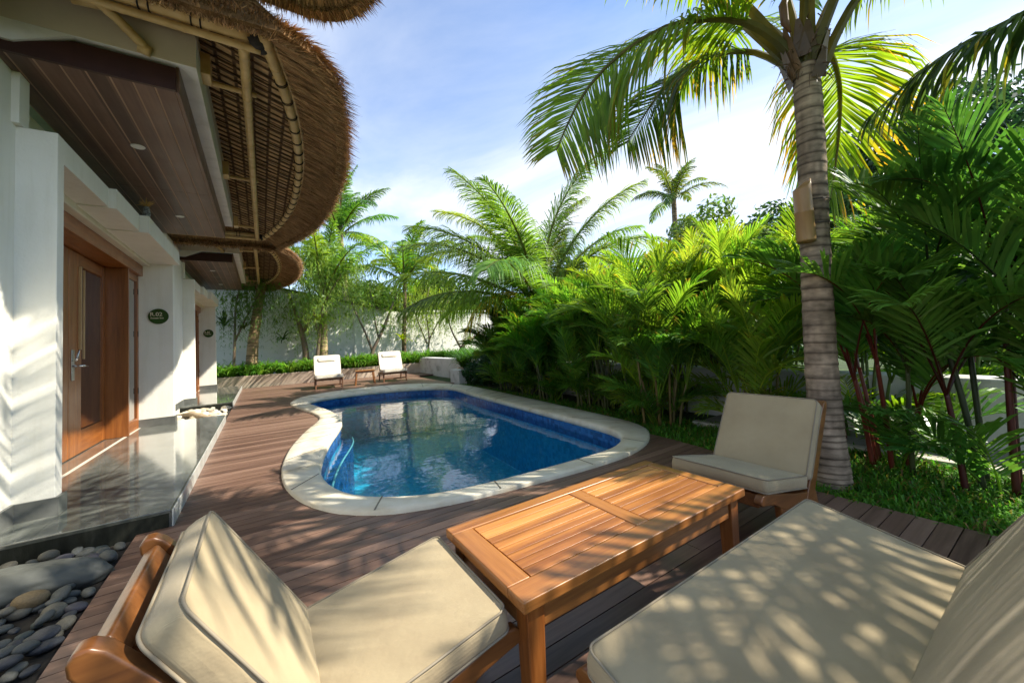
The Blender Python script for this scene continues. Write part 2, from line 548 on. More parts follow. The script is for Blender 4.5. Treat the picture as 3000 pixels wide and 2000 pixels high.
# ------------------------------------------------------------------ pool outline (metres; x across from the villa, y along it)
OUTER = [(.466, 9.362), (.76, 10.2), (1.299, 10.58), (2.026, 10.75), (2.771, 10.65), (3.45, 10.2), (3.92, 9.45), (4.08, 8.5), (4.03, 7.323), (3.90, 5.657), (3.79, 4.443), (3.70, 3.516), (3.61, 2.98), (3.32, 2.66), (3.0, 2.476), (2.765, 2.41), (2.512, 2.38), (1.997, 2.395), (1.469, 2.453), (1.162, 2.489), (.897, 2.552), (.66, 2.648), (.51, 2.763), (.396, 2.889), (.306, 3.05), (.215, 3.285), (.15, 3.6), (.125, 3.95), (.145, 4.383), (.222, 4.944), (.327, 5.415), (.48, 5.976), (.65, 6.48), (.735, 6.9), (.705, 7.4), (.6, 8.1), (.481, 8.868)]
INNER = [(.745, 9.122), (1.005, 9.484), (1.595, 9.66), (2.256, 9.63), (2.918, 9.414), (3.45, 9.0), (3.70, 8.5), (3.68, 8.1), (3.56, 7.2), (3.44, 5.589), (3.355, 4.376), (3.285, 3.5), (3.24, 3.03), (3.08, 2.80), (2.834, 2.66), (2.635, 2.60), (2.159, 2.60), (1.76, 2.613), (1.406, 2.643), (1.098, 2.688), (.902, 2.767), (.724, 2.893), (.557, 3.075), (.467, 3.28), (.414, 3.51), (.394, 3.75), (.41, 4.0), (.508, 4.562), (.649, 5.15), (.809, 5.705), (.93, 6.199), (.985, 6.657), (.985, 7.144), (.904, 7.953), (.785, 8.70)]


def smooth_loop(P, n):
    out = []; m = len(P)
    pts = [V3((p[0], p[1], 0)) for p in P]
    L = []
    for i in range(m):
        p0, p1, p2, p3 = pts[i - 1], pts[i], pts[(i + 1) % m], pts[(i + 2) % m]
        for k in range(8):
            t = k / 8
            L.append(.5 * ((2 * p1) + (p2 - p0) * t + (2 * p0 - 5 * p1 + 4 * p2 - p3) * t * t + (3 * p1 - p0 - 3 * p2 + p3) * t ** 3))
    # resample by angle about the centre (the outline is star-shaped about it)
    c = V3((2.3, 6.2, 0))
    ang = [atan2((q - c).y, (q - c).x) for q in L]
    res = []
    for k in range(n):
        a = -pi + 2 * pi * (k + .5) / n
        d = V3((cos(a), sin(a), 0)); best = None
        for i in range(len(L)):
            A = L[i] - c; B = L[(i + 1) % len(L)] - c
            den = d.x * (B.y - A.y) - d.y * (B.x - A.x)
            if abs(den) < 1e-9: continue
            t = (A.x * (B.y - A.y) - A.y * (B.x - A.x)) / den
            s = (A.x * d.y - A.y * d.x) / den
            if t > 0 and -1e-6 <= s <= 1 + 1e-6:
                if best is None or t > best: best = t
        res.append(c + d * best)
    # light smoothing
    for _ in range(2):
        res = [res[i] * .5 + (res[i - 1] + res[(i + 1) % n]) * .25 for i in range(n)]
    return res


NP = 200
outer = smooth_loop(OUTER, NP); inner = smooth_loop(INNER, NP)
mid = [(a + b) / 2 for a, b in zip(outer, inner)]


def lift(L, z): return [V3((p.x, p.y, z)) for p in L]


def loops(mb, rings, cap=False, col=None):
    n = len(rings[0]); vs = [p for r in rings for p in r]; fs = []
    for j in range(len(rings) - 1):
        for i in range(n):
            k = (i + 1) % n
            fs.append((j * n + i, j * n + k, (j + 1) * n + k, (j + 1) * n + i))
    if cap: fs.append(tuple((len(rings) - 1) * n + i for i in range(n)))
    mb.add(vs, fs, col)


# coping: rounded stone rim
mb = MB()
def between(t): return [a * (1 - t) + b * t for a, b in zip(outer, inner)]
loops(mb, [lift(outer, -.06), lift(outer, .018), lift(between(.04), .03), lift(between(.3), .032), lift(between(.6), .032), lift(between(.93), .03), lift(between(1.04), .014), lift(between(1.06), -.03), lift(between(1.0), -.05)])
o = mb.build('pool_coping', M_coping, smooth=True); tag(o, kind='structure')
# joints between the coping slabs
mb = MB()
for i in range(0, NP, 7):
    a = outer[i] + (inner[i] - outer[i]) * .03; b = outer[i] + (inner[i] - outer[i]) * .96
    mb.bar((a.x, a.y, .0326), (b.x, b.y, .0326), .011, .001)
o = mb.build('coping_joint', speckled('joint_grout', [(.3, (.16, .135, .10)), (.7, (.24, .205, .15))], 9, .8, 0)); tag(o, kind='structure')
# basin
mb = MB(); loops(mb, [lift(inner, -.04), lift(inner, -.22)])
o = mb.build('pool_tile_band', M_pool, smooth=True); tag(o, kind='structure')
mb = MB(); loops(mb, [lift(inner, -.22), lift(inner, -.5), lift(between(1.0), -1.08)])
o = mb.build('pool_basin', M_pfloor, smooth=True); tag(o, kind='structure')
mb = MB(); loops(mb, [lift(between(1.002), -1.05)], cap=True)
o = mb.build('pool_floor', M_pfloor); tag(o, kind='structure')
# steps along the villa end, with pale nosing
cen = V3((2.3, 6.2, 0))
def inset(L, d): return [p + (cen - p).normalized() * d for p in L]
mb = MB(); mn = MB()
for d, z in ((.32, -.34),):
    seg = []
    for i in range(NP):
        a = atan2(inner[i].y - cen.y, inner[i].x - cen.x)
        if radians(70) < a < radians(128): seg.append(i)
    I = inset(inner, d)
    vs = []
    for i in seg:
        p, q = inner[i], I[i]
        vs += [V3((p.x, p.y, z)), V3((q.x, q.y, z)), V3((q.x, q.y, z - .18))]
    fs = []
    for k in range(len(seg) - 1):
        fs += [(k * 3, k * 3 + 1, k * 3 + 4, k * 3 + 3), (k * 3 + 1, k * 3 + 2, k * 3 + 5, k * 3 + 4)]
    mb.add(vs, fs)
    mn.tube([V3((I[i].x, I[i].y, z + .004)) for i in seg], .022, 6)
o = mb.build('pool_steps', M_pfloor); tag(o, kind='structure')
o = mn.build('pool_step_nosing', M_step, smooth=True); tag(o, kind='structure')
# bench with a pale edge along the side nearest the villa
mb = MB(); mn = MB(); seg = []
for i in range(NP):
    p = inner[i]
    if p.x < 1.0 and 3.2 < p.y < 6.6: seg.append(i)
seg.sort(key=lambda i: inner[i].y)
I = inset(inner, .16); vs = []; fs = []
for i in seg:
    p, q = inner[i], I[i]
    vs += [V3((p.x, p.y, -.30)), V3((q.x, q.y, -.30)), V3((q.x, q.y, -1.04))]
for k in range(len(seg) - 1):
    fs += [(k * 3, k * 3 + 1, k * 3 + 4, k * 3 + 3), (k * 3 + 1, k * 3 + 2, k * 3 + 5, k * 3 + 4)]
mb.add(vs, fs)
o = mb.build('pool_bench', M_pool); tag(o, kind='structure')
mn.tube([V3((I[i].x, I[i].y, -.294)) for i in seg], .012, 6)
o = mn.build('pool_bench_nosing', M_step, smooth=True); tag(o, kind='structure')
# water
mb = MB(); loops(mb, [lift(between(.99), -.145)], cap=True)
o = mb.build('water', M_water); tag(o, kind='structure')

# ground with a hole for the pool
mb = MB(); far = []
for p in mid:
    d = (p - cen).normalized(); far.append(cen + d * 500)
loops(mb, [lift(mid, -.055), lift([p + (p - cen).normalized() * 6 for p in mid], -.055), lift(far, -.055)])
o = mb.build('ground', M_ground); tag(o, kind='structure')


# ------------------------------------------------------------------ timber deck (real boards with gaps)
def cross(loop, y):
    xs = []
    n = len(loop)
    for i in range(n):
        a, b = loop[i], loop[(i + 1) % n]
        if (a.y - y) * (b.y - y) < 0:
            xs.append(a.x + (b.x - a.x) * (y - a.y) / (b.y - a.y))
    return sorted(xs)


def deck_left(y):
    return -.662 if y < 3.44 else -.5


def deck_right(y):
    if y < 1.35: return 2.985
    if y < 2.0: return 2.985 + (y - 1.35) / .65 * .33
    if y < 2.85: return 3.33 + .10 * sin((y - 2.0) / .85 * pi * .5)
    if y < 9.6: return None
    if y < 13.0: return 4.22
    return 5.6


mb = MB(); PT = .09
y = -2.07
while y < 14.62:
    y1 = y + PT - .0055; yc = (y + y1) / 2
    xl = deck_left(y); xr = deck_right(yc)
    xs = cross(mid, yc)
    iv = []
    if len(xs) >= 2:
        iv.append((xl, xs[0]))
        if xr is not None and xr > xs[-1] + .05: iv.append((xs[-1], xr))
        if xr is None and yc < 2.99: iv.append((xs[-1], 3.44))
    elif xr is not None: iv.append((xl, xr))
    for a, b in iv:
        x = a
        first = True
        while x < b - .02:
            L = R.uniform(3.6, 4.6) if not first else R.uniform(1.2, 4.4)
            e = min(b, x + L)
            if b - e < .3: e = b
            dz = R.uniform(-.0012, .0)
            mb.box(x, e - (.003 if e < b else 0), y, y1, -.034, dz)
            x = e; first = False
    y += PT
o = mb.build('timber_deck', M_deck); tag(o, kind='structure')
mb = MB()
mb.box(-.655, 2.97, -2.1, 2.30, -.053, -.037); mb.box(-.49, 4.2, 10.9, 14.6, -.053, -.037)
mb.box(-.49, .12, 3.46, 10.9, -.053, -.037)
o = mb.build('deck_base', M_soil); tag(o, kind='structure')

# ------------------------------------------------------------------ terraces in front of the rooms
M_lit_edge = speckled('terrace_edge_lit', [(.3, (.30, .31, .28)), (.5, (.44, .45, .42)), (.75, (.55, .56, .52))], 5, .3, .15, 50)  # paler than the tile: sunlight on the riser put into the colour


def terrace(y0, y1):
    mb = MB()
    mb.box(-2.2, -.5, y0, y1, -.05, .11)
    o = mb.build('terrace', M_tile, bevel=.006, loc=(-.5, y0, 0)); tag(o, kind='structure')
    mb = MB(); mb.box(-2.2, -.51, y0 - .004, y0 + .02, -.052, .088)
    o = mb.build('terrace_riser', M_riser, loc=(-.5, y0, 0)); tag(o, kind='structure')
    mb = MB(); mb.box(-.4985, -.488, y0 + .004, y1, -.03, .104)  # thin pale strip painting the sunlit side of the terrace
    o = mb.build('terrace_lit_edge', M_lit_edge, bevel=.003, loc=(-.5, y0, 0)); tag(o, kind='structure')
    mb = MB(); mb.box(-1.455, -1.425, y0 + .5, y1 - .05, .108, .1125)
    o = mb.build('terrace_strip', M_kerb, loc=(-.5, y0, 0)); tag(o, kind='structure')


terrace(3.45, 8.0); terrace(9.95, 14.45)
mb = MB(); mb.box(-2.2, -.667, .6, 3.44, -.052, -.03); mb.box(-2.2, -.51, 8.01, 9.94, -.052, -.012)
o = mb.build('pebble_bed', M_soil); tag(o, kind='structure')


# ------------------------------------------------------------------ villa rooms
def thatch_mesh(mb, path, seeds, n_under, n_lip, n_top, zoff=0.0, sw=.008, rng=None, inner_ring=True):
    """path: list of (point Vector at the eave, outward Vector, overhang)"""
    m = len(path)
    def P(i, off, z):
        p, n, d = path[i]
        return V3((p.x + n.x * off, p.y + n.y * off, z + zoff))
    base = (.17, .098, .044)
    prof = [lambda d: (-.02, 3.405), lambda d: (d * .5, 3.33), lambda d: (d * .93, 3.19), lambda d: (d, 3.20), lambda d: (d - .03, 3.27), lambda d: (d - .30, 3.50), lambda d: (d - .8, 3.95), lambda d: (d - 1.7, 4.6)]
    vs = []; fs = []
    K = len(prof)
    for i in range(m):
        for k in range(K):
            off, z = prof[k](path[i][2])
            q = P(i, off, z)
            if k > 0: q += mnoise.noise_vector(q * 3.0) * .02
            vs.append(q)
    for i in range(m - 1):
        for k in range(K - 1):
            fs.append((i * K + k, i * K + k + 1, (i + 1) * K + k + 1, (i + 1) * K + k))
    mb.add(vs, fs, base)

    def sample():
        f = rng.random() * (m - 1); i = int(f); t = f - i
        p = path[i][0].lerp(path[i + 1][0], t); n = path[i][1].lerp(path[i + 1][1], t).normalized()
        d = path[i][2] * (1 - t) + path[i + 1][2] * t
        return p, n, d

    def prof_at(d, s):
        # underside curve 0..1 from the bamboo to the lip
        off = d * s
        z = 3.405 - .14 * s - .07 * s * s + zoff
        return off, z

    def strand(a, dirv, L, w, col, sag=.0):
        dirv = dirv.normalized(); sd = dirv.cross(UP)
        if sd.length < .1: sd = V3((1, 0, 0))
        sd.normalize()
        roll = rng.uniform(-1, 1); sd = (sd + UP * roll * .8).normalized()
        b = a + dirv * L * .55 - UP * sag * .3; c = a + dirv * L - UP * sag
        mb.add([a - sd * w * .5, a + sd * w * .5, b + sd * w * .5, b - sd * w * .5, c], [(0, 1, 2, 3), (3, 2, 4)], col)

    def hue(dark=1.0):
        k = rng.uniform(.55, 1.6) * dark * 1.75
        g = rng.uniform(.9, 1.1)
        return (.19 * k, .117 * k * g, .058 * k * g)
    for _ in range(n_under):
        p, n, d = sample(); s = rng.uniform(0, .80)
        off, z = prof_at(d, s); o2, z2 = prof_at(d, min(1.05, s + .5))
        a = V3((p.x + n.x * off, p.y + n.y * off, z - rng.uniform(.0, .022)))
        b = V3((p.x + n.x * o2, p.y + n.y * o2, z2 - rng.uniform(0, .02)))
        t = V3((-n.y, n.x, 0)); dv = (b - a).normalized() + t * rng.gauss(0, .11) + UP * rng.gauss(-.02, .05)
        strand(a, dv, min(rng.uniform(.12, .28), (1 - s) * d + .045), sw * rng.uniform(.6, 1.3), hue(1.0))
    for _ in range(n_lip):
        p, n, d = sample(); h = rng.random()
        a = V3((p.x + n.x * (d - .10), p.y + n.y * (d - .10), 3.185 + .10 * h + zoff))
        t = V3((-n.y, n.x, 0))
        dv = n + t * rng.gauss(0, .22) + UP * rng.gauss(-.18 + h * .25, .22)
        strand(a, dv, rng.uniform(.06, .17), sw * rng.uniform(.5, 1.1), hue(rng.choice((.7, 1.0, 1.3))), rng.uniform(0, .02))
    for _ in range(n_top):
        p, n, d = sample(); s = rng.random() ** 1.6
        off = d - .02 - s * .9; z = 3.27 + .235 / .27 * (s * .9) * .88 + zoff + .01
        a = V3((p.x + n.x * off, p.y + n.y * off, z))
        t = V3((-n.y, n.x, 0))
        dv = n - UP * .75 + t * rng.gauss(0, .2) + UP * rng.uniform(0, .5)
        strand(a, dv, rng.uniform(.08, .2), sw * rng.uniform(.7, 1.4), hue(1.15))


def bamboo(mb, pts, r, node=.27, n=10, start=.1):
    """pole with swollen nodes"""
    pts = [V3(p) for p in pts]
    P = []; Rr = []
    L = [0]
    for a, b in zip(pts, pts[1:]): L.append(L[-1] + (b - a).length)
    def at(s):
        for i in range(len(pts) - 1):
            if s <= L[i + 1] or i == len(pts) - 2:
                t = (s - L[i]) / max(1e-6, L[i + 1] - L[i]); return pts[i].lerp(pts[i + 1], t)
    marks = [(0, r)]
    s = start
    while s < L[-1] - .02:
        for ds, k in ((-.014, 1.0), (-.006, 1.10), (0, 1.02), (.006, 1.10), (.014, .98)): marks.append((s + ds, r * k))
        s += node
    s = .06
    while s < L[-1]: marks.append((s, r)); s += .09
    marks.append((L[-1], r)); marks.sort()
    out = []
    for s, q in marks:
        if 0 <= s <= L[-1] and (not out or s - out[-1][0] > .003): out.append((s, q))
    mb.tube([at(s) for s, _ in out], [q for _, q in out], n)


def ring(mb, c, axis, r, w):
    axis = V3(axis).normalized(); x = axis.cross(UP)
    if x.length < .1: x = V3((1, 0, 0))
    x.normalize(); y = axis.cross(x)
    mb.tube([V3(c) + (x * cos(2 * pi * k / 14) + y * sin(2 * pi * k / 14)) * r for k in range(14)], w, 5, closed=True)


def arc_in(y): x = (y - 6.28) / 3.0; return .06 + .385 * (1 - abs(x) ** 2.2)
def arc_out(y): x = max(-1, min(1, (y - 6.05) / 3.15)); return .46 + .52 * (1 - abs(x) ** 2.4)


def make_room():
    t = thing('thatched_villa', (-1.4, 5.7, 0), 'white garden room with shingle-like thatched bamboo eave and wide teak doors, nearest the camera', 'villa')
    B = lambda name, mat, boxes, **k: (lambda mb: ([mb.box(*b) for b in boxes], mb.build(name, mat, t, **k))[1])(MB())
    # walls
    B('wall', M_stucco, [(-1.75, -1.31, 1.5, 3.88, -.05, 3.20)])
    B('wall', M_stucco, [(-1.75, -1.40, 7.80, 8.16, -.05, 3.20)])
    B('upper_wall', M_stucco, [(-1.75, -1.44, 3.88, 7.80, 2.55, 3.0)])
    f1 = B('pillar', M_stucco, [(-1.60, -1.125, 3.88, 3.985, .11, 2.66)], bevel=.004)
    f2 = B('pillar', M_stucco, [(-1.60, -1.075, 7.68, 7.80, .11, 2.66)], bevel=.004)
    B('skirting', M_skirt, [(-1.62, -1.105, 3.862, 3.881, .11, .225), (-1.124, -1.105, 3.881, 4.0, .11, .225), (-1.309, -1.292, 1.5, 3.862, .11, .225)])
    B('skirting', M_skirt, [(-1.47, -1.055, 7.662, 7.681, .11, .225), (-1.074, -1.055, 7.681, 7.82, .11, .225)])
    B('pilaster', M_stucco, [(-1.5, -1.275, 3.82, 3.95, 2.663, 3.19)])
    B('lintel', M_stucco, [(-1.44, -1.128, 3.987, 4.95, 2.485, 2.66), (-1.44, -1.075, 4.95, 5.75, 2.472, 2.655), (-1.44, -1.0, 5.75, 7.678, 2.46, 2.65)])
    B('cornice', M_cream, [(-1.46, -1.325, 3.987, 7.678, 2.421, 2.512)], bevel=.014)
    # upper slab, gable and beam
    B('beam', M_beam, [(-2.6, -.36, 3.555, 7.93, 3.19, 3.42)], bevel=.006)
    B('gable', M_gable, [(-2.6, -.37, 3.56, 7.92, 3.421, 4.1), (-2.6, -.362, 3.552, 3.5555, 3.192, 3.42)])
    # hanging timber ceiling
    mb = MB()
    for i in range(8):
        x0 = -1.38 + i * .1125
        for a, b in ((3.602, 5.852), (5.858, 7.95)):
            mb.box(x0 + .005, x0 + .1075, a, b, 3.0, 3.006)
    mb.build('ceiling_board', M_soffit, t, bevel=.003, seg=1)
    B('ceiling_glint_backing', M_edge_glint, [(-1.385, -.481, 3.604, 7.948, 3.0065, 3.03)])  # pale backing in the gaps paints light caught on the board edges
    mb = MB(); mb.prism([(-1.40, 2.998), (-.478, 2.998), (-.478, 3.165), (-.98, 3.165), (-1.24, 3.06), (-1.40, 3.06)], 3.575, 3.601, 'y')
    mb.build('fascia', M_fascia, t)
    B('fascia', M_soffit, [(-.4805, -.462, 3.6015, 7.96, 2.998, 3.188)])
    mb = MB(); mb.prism([(-1.45, 3.062), (-1.22, 3.062), (-.97, 3.189), (-1.45, 3.189)], 3.556, 3.60, 'y')
    mb.build('corner_fillet', M_beam, t)
    # downlights
    for x, y in ((-.89, 4.72), (-.89, 6.90)):
        mb = MB(); ring(mb, (x, y, 2.998), (0, 0, 1), .045, .006)
        d = mb.build('downlight', M_white, t, smooth=True)
        mb = MB(); mb.prism([(x + .042 * cos(a * pi / 8), y + .042 * sin(a * pi / 8)) for a in range(16)], 2.996, 2.9995)
        mb.build('lamp_lens', M_white, d)
    # opening: header, door leaves, jambs, side windows
    B('door_header', M_doorV, [(-1.70, -1.40, 3.987, 7.678, 2.272, 2.42)], bevel=.005)
    B('room_interior', M_dark, [(-2.3, -1.72, 3.987, 7.678, .11, 2.5)])  # near-black block painted to stand for the unlit room
    B('jamb', M_jamb, [(-1.70, -1.41, 6.985, 7.03, .112, 2.27)], bevel=.003)
    B('jamb', M_jamb, [(-1.70, -1.41, 4.63, 4.67, .112, 2.27)], bevel=.003)
    for (ya, yb, hinge) in ((4.68, 5.862, 0), (5.872, 6.98, 1)):
        st = .30 if True else .1
        mb = MB(); x0, x1 = -1.665, -1.62
        la, lb = (.10, .26) if hinge == 0 else (.34, .09)
        mb.box(x0, x1, ya, ya + la, .118, 2.262); mb.box(x0, x1, yb - lb, yb, .118, 2.262)
        d = mb.build('door', M_door, t, bevel=.004)
        for za, zb in ((.118, .36), (2.13, 2.262)):
            mb = MB(); mb.box(x0, x1 - .002, ya + la, yb - lb, za, zb); mb.build('rail', M_doorV, d, bevel=.003)
        mb = MB(); mb.box(x0 + .018, x1 - .02, ya + la, yb - lb, .36, 2.13)
        mb.build('pane', M_glass, d)
        if hinge:
            mb = MB(); mb.box(-1.6195, -1.598, ya + .25, ya + .268, 1.22, 2.12); mb.box(-1.6195, -1.605, ya + .37, ya + .388, 1.12, 2.10)
            mb.build('bead', M_bead, d)
            mb = MB(); mb.box(-1.6195, -1.612, ya + .06, ya + .13, .90, 1.22)
            pl = mb.build('handle_plate', M_metal, d, bevel=.003)
            mb = MB(); mb.tube([(-1.61, ya + .095, 1.05), (-1.555, ya + .095, 1.05), (-1.548, ya + .11, 1.05), (-1.548, ya + .24, 1.04)], [.011, .011, .013, .009], 10)
            mb.tube([(-1.60, ya + .10, 1.10), (-1.585, ya + .10, 1.13), (-1.57, ya + .09, 1.22)], [.012, .01, .006], 8)
            mb.build('handle', M_metal, d, smooth=True)
    for ya, yb in ((7.035, 7.676), (3.99, 4.625)):
        mb = MB(); x0, x1 = -1.49, -1.445
        mb.box(x0, x1, ya, ya + .07, .112, 2.27); mb.box(x0, x1, yb - .07, yb, .112, 2.27)
        d = mb.build('window', M_door, t, bevel=.004)
        for za, zb in ((.112, .26), (2.18, 2.27)):
            mb = MB(); mb.box(x0, x1 - .002, ya + .07, yb - .07, za, zb); mb.build('rail', M_doorV, d, bevel=.003)
        mb = MB(); mb.box(x0 + .018, x1 - .018, ya + .07, yb - .07, .26, 2.18)
        mb.build('pane', M_glass, d)
        for zh in (.6, 1.4, 2.0):
            mb = MB(); mb.box(-1.4445, -1.438, yb - .06, yb - .045, zh, zh + .08); mb.build('hinge', M_rope, d)
    # thatched roof
    path = []
    for i in range(14):
        path.append((V3((-2.7 + i * .2, 3.27, 0)), V3((0, -1, 0)), .37))
    for k in range(1, 6):
        a = -pi / 2 + k / 6 * (pi / 2 - .1)
        path.append((V3((.03 + .01 * k, 3.27 + .005 * k, 0)), V3((cos(a), sin(a), 0)), .40))
    for i in range(61):
        y = 3.31 + (9.25 - 3.31) * i / 60
        sl = (arc_in(y + .02) - arc_in(y - .02)) / .04
        n = V3((1, -sl * .7, 0)).normalized()
        path.append((V3((arc_in(y), y, 0)), n, max(.33, arc_out(y) - arc_in(y) - .075)))
    for k in range(1, 6):
        a = .1 + k / 6 * (pi / 2 - .1)
        path.append((V3((.08 - .005 * k, 9.26, 0)), V3((cos(a), sin(a), 0)), .34))
    for i in range(14):
        path.append((V3((.02 - i * .2, 9.27, 0)), V3((0, 1, 0)), .2))
    mb = MB(); rng = random.Random(3)
    thatch_mesh(mb, path, 0, 24000, 24000, 16000, rng=rng, sw=.0055)
    rf = mb.build('thatch', M_thatch, t)
    # lining and battens under the eave
    mb = MB(); vs = []; fs = []
    ys = [3.3 + 5.94 * i / 60 for i in range(61)]
    for y in ys:
        xi = arc_in(y) - .01
        vs += [V3((xi, y, 3.405)), V3((-.62, y, 3.405 + (xi + .62) * .32))]
    for i in range(60): fs.append((i * 2, i * 2 + 1, i * 2 + 3, i * 2 + 2))
    mb.add(vs, fs); mb.build('roof_lining', M_mat, t)
    mb = MB(); y = 3.42; rng = random.Random(5)
    while y < 9.2:
        xi = arc_in(y); a = rng.uniform(-.012, .012)
        p = V3((xi, y + a, 3.388)); q = V3((-.40, y, 3.388 + (xi + .40) * .32))
        mb.tube([p, q], .0085, 6)
        y += .125
    mb.build('batten_grid', speckled('batten', [(.3, (.07, .04, .018)), (.7, (.15, .09, .04))], 9, .8, .2), t)
    # bamboo poles
    mb = MB(); bamboo(mb, [(-.072, 3.335, 3.325), (-.03, 9.20, 3.325)], .034, .30)
    mb.build('purlin', M_bamboo, t, smooth=True)
    ap = [(arc_in(3.2 + 6.1 * i / 48) if 3.28 < 3.2 + 6.1 * i / 48 < 9.27 else .055, 3.2 + 6.1 * i / 48, 3.365) for i in range(49)]
    mb = MB(); bamboo(mb, ap, .042, .24); mb.build('eave_pole', M_bamboo, t, smooth=True)
    mb = MB(); bamboo(mb, [(x + .052, y, z + .018) for x, y, z in ap], .017, .35); mb.build('eave_cane', M_bamboo, t, smooth=True)
    for i in range(4, 47, 2):
        mb = MB(); p = V3(ap[i]); d = V3(ap[i + 1]) - V3(ap[i - 1])
        ring(mb, p, d, .0455, .0045); ring(mb, p + d.normalized() * .022, d, .0455, .0045)
        mb.build('pole_tie', M_rope, t, smooth=True)
    for yy, zz, s in ((3.30, 3.395, 1), (9.22, 3.395, -1)):
        mb = MB(); bamboo(mb, [(-2.6, yy, zz), (-.03, yy, zz)], .048, .42); mb.build('end_pole', M_bamboo, t, smooth=True)
        mb = MB(); bamboo(mb, [(-2.6, yy + .03 * s, zz - .078), (.03, yy + .03 * s, zz - .072)], .027, .3); mb.build('end_pole', M_bamboo, t, smooth=True)
        mb = MB(); bamboo(mb, [(-2.6, yy - .05 * s, zz + .05), (.02, yy - .05 * s, zz + .055)], .016, .3); mb.build('end_pole', M_bamboo, t, smooth=True)
        for x in (-1.3, -.62, -.36):
            mb = MB(); ring(mb, (x, yy, zz), (1, 0, 0), .051, .005); ring(mb, (x + .05, yy, zz), (1, 0, 0), .051, .005)
            mb.build('pole_tie', M_rope, t, smooth=True)
        mb = MB(); mb.tube([(.0, yy - .05 * s, 3.36), (.02, yy, 3.375), (.05, yy + .06 * s, 3.365)], [.055, .066, .052], 10)
        mb.build('corner_binding', M_rope, t, smooth=True)
    for y in (4.0, 6.1, 8.45):
        mb = MB(); bamboo(mb, [(-.37, y - .01, 3.36), (.0, y + .02, 3.36)], .022, .2); mb.build('strut', M_bamboo, t, smooth=True)
        mb = MB(); mb.box(-.362, -.30, y - .22, y - .05, 3.30, 3.47); mb.build('wall_block', M_bamboo, t, bevel=.006)
    # bracket on the gable
    mb = MB(); bamboo(mb, [(-.86, 3.40, 3.40), (-.74, 3.46, 3.32), (-.63, 3.52, 3.225)], .03, .1)
    mb.tube([(-.95, 3.44, 3.36), (-.80, 3.44, 3.38)], .03, 8); mb.tube([(-.66, 3.53, 3.22), (-.60, 3.53, 3.205)], .036, 8)
    mb.build('bracket', M_bamboo, t, smooth=True)
    return t


room = make_room()
room2 = copy_tree(room); room2.location.y += 6.5
tag(room2, 'white garden room with the small round-ended thatched eave beside the back garden wall', 'villa')
room['label'] = 'white garden room with large curved thatched eave and teak doors beside the black-fronted terrace'
room['group'] = room2['group'] = 'thatched garden rooms along the pool deck'
# upper storey eave over the first room
ORG = V3(room.location)
path = []
for i in range(12): path.append((V3((-1.6 + i * .155, 3.62, 0)), V3((0, 1, 0)), .32))
for k in range(1, 8):
    a = pi / 2 - k / 8 * pi / 2
    path.append((V3((.27 + .31 * cos(a), 3.31 + .31 * sin(a), 0)), V3((cos(a), sin(a), 0)), .33))
for i in range(12): path.append((V3((.585, 3.29 - i * .2, 0)), V3((1, 0, 0)), .33))
mb = MB(); thatch_mesh(mb, path, 0, 5000, 4000, 800, zoff=1.0, rng=random.Random(9), sw=.009)
vs = [V3((p.x, p.y, 4.405)) for p, n, d in path] + [V3((-1.6, 1.2, 5.1))]
mb.add(vs, [(i + 1, i, len(vs) - 1) for i in range(len(vs) - 2)], (.17, .098, .044))
mb.build('upper_thatch', M_thatch, room)
local()


def sign(yf, txt, label):
    t = thing('room_sign', (-1.235, yf - .001, 1.69), label, 'sign', 'oval room signs')
    mb = MB()
    poly = [(-1.235 + .112 * cos(a * pi / 24), 1.69 + .112 * sin(a * pi / 24)) for a in range(48)]
    mb.prism(poly, yf - .018, yf - .002, 'y'); mb.build('sign_board', M_signg, t, bevel=.003)
    for s, x, z, size in ((txt, -1.238 - .088, 1.696, .075), ('Sweet Inn', -1.238 - .082, 1.655, .036)):
        c = bpy.data.curves.new('lettering', 'FONT'); c.body = s; c.size = size; c.extrude = .0015; c.offset = .0006
        tmp = bpy.data.objects.new('lettering', c); COL.objects.link(tmp)
        me = bpy.data.meshes.new_from_object(tmp.evaluated_get(bpy.context.evaluated_depsgraph_get()))
        bpy.data.objects.remove(tmp)
        o = bpy.data.objects.new('lettering', me); COL.objects.link(o)
        me.materials.clear(); me.materials.append(M_gold); o.parent = t
        o.location = (x + 1.235, -.0215, z - 1.69); o.rotation_euler = (pi / 2, 0, 0)
    return t


sign(7.68, 'R.02', 'oval dark green sign reading R.02 on the white pillar of the nearer room')
sign(14.18, 'R.01', 'small oval sign on the white pillar of the farther room, near the garden wall')
local()

# golden plume ornament and grey bottle on the lintel ledge
t = thing('ledge_ornament', (-1.03, 5.85, 2.65), 'spiky golden ornament in a mottled grey holder on the ledge under the timber ceiling', 'ornament')
mb = MB(); mb.tube([(-1.035, 5.85, 2.662), (-1.035, 5.85, 2.70), (-1.035, 5.85, 2.78)], [.03, .035, .022], 10)
mb.build('holder', speckled('mottled_grey', [(.4, (.08, .09, .1)), (.6, (.4, .42, .42))], 30, .5, .1), t, smooth=True)
mb = MB()
for k in range(46):
    d = V3((R.gauss(0, .7), R.gauss(0, .7), R.uniform(.1, 1))).normalized(); a = V3((-1.035, 5.85, 2.78)); b = a + d * R.uniform(.05, .11)
    mb.tube([a, a.lerp(b, .6) + V3((0, 0, .01)), b], [.003, .004, .002], 4)
mb.build('plume', speckled('gold_plume', [(.3, (.35, .2, .05)), (.7, (.6, .38, .12))], 20, .5, 0), t)
local()


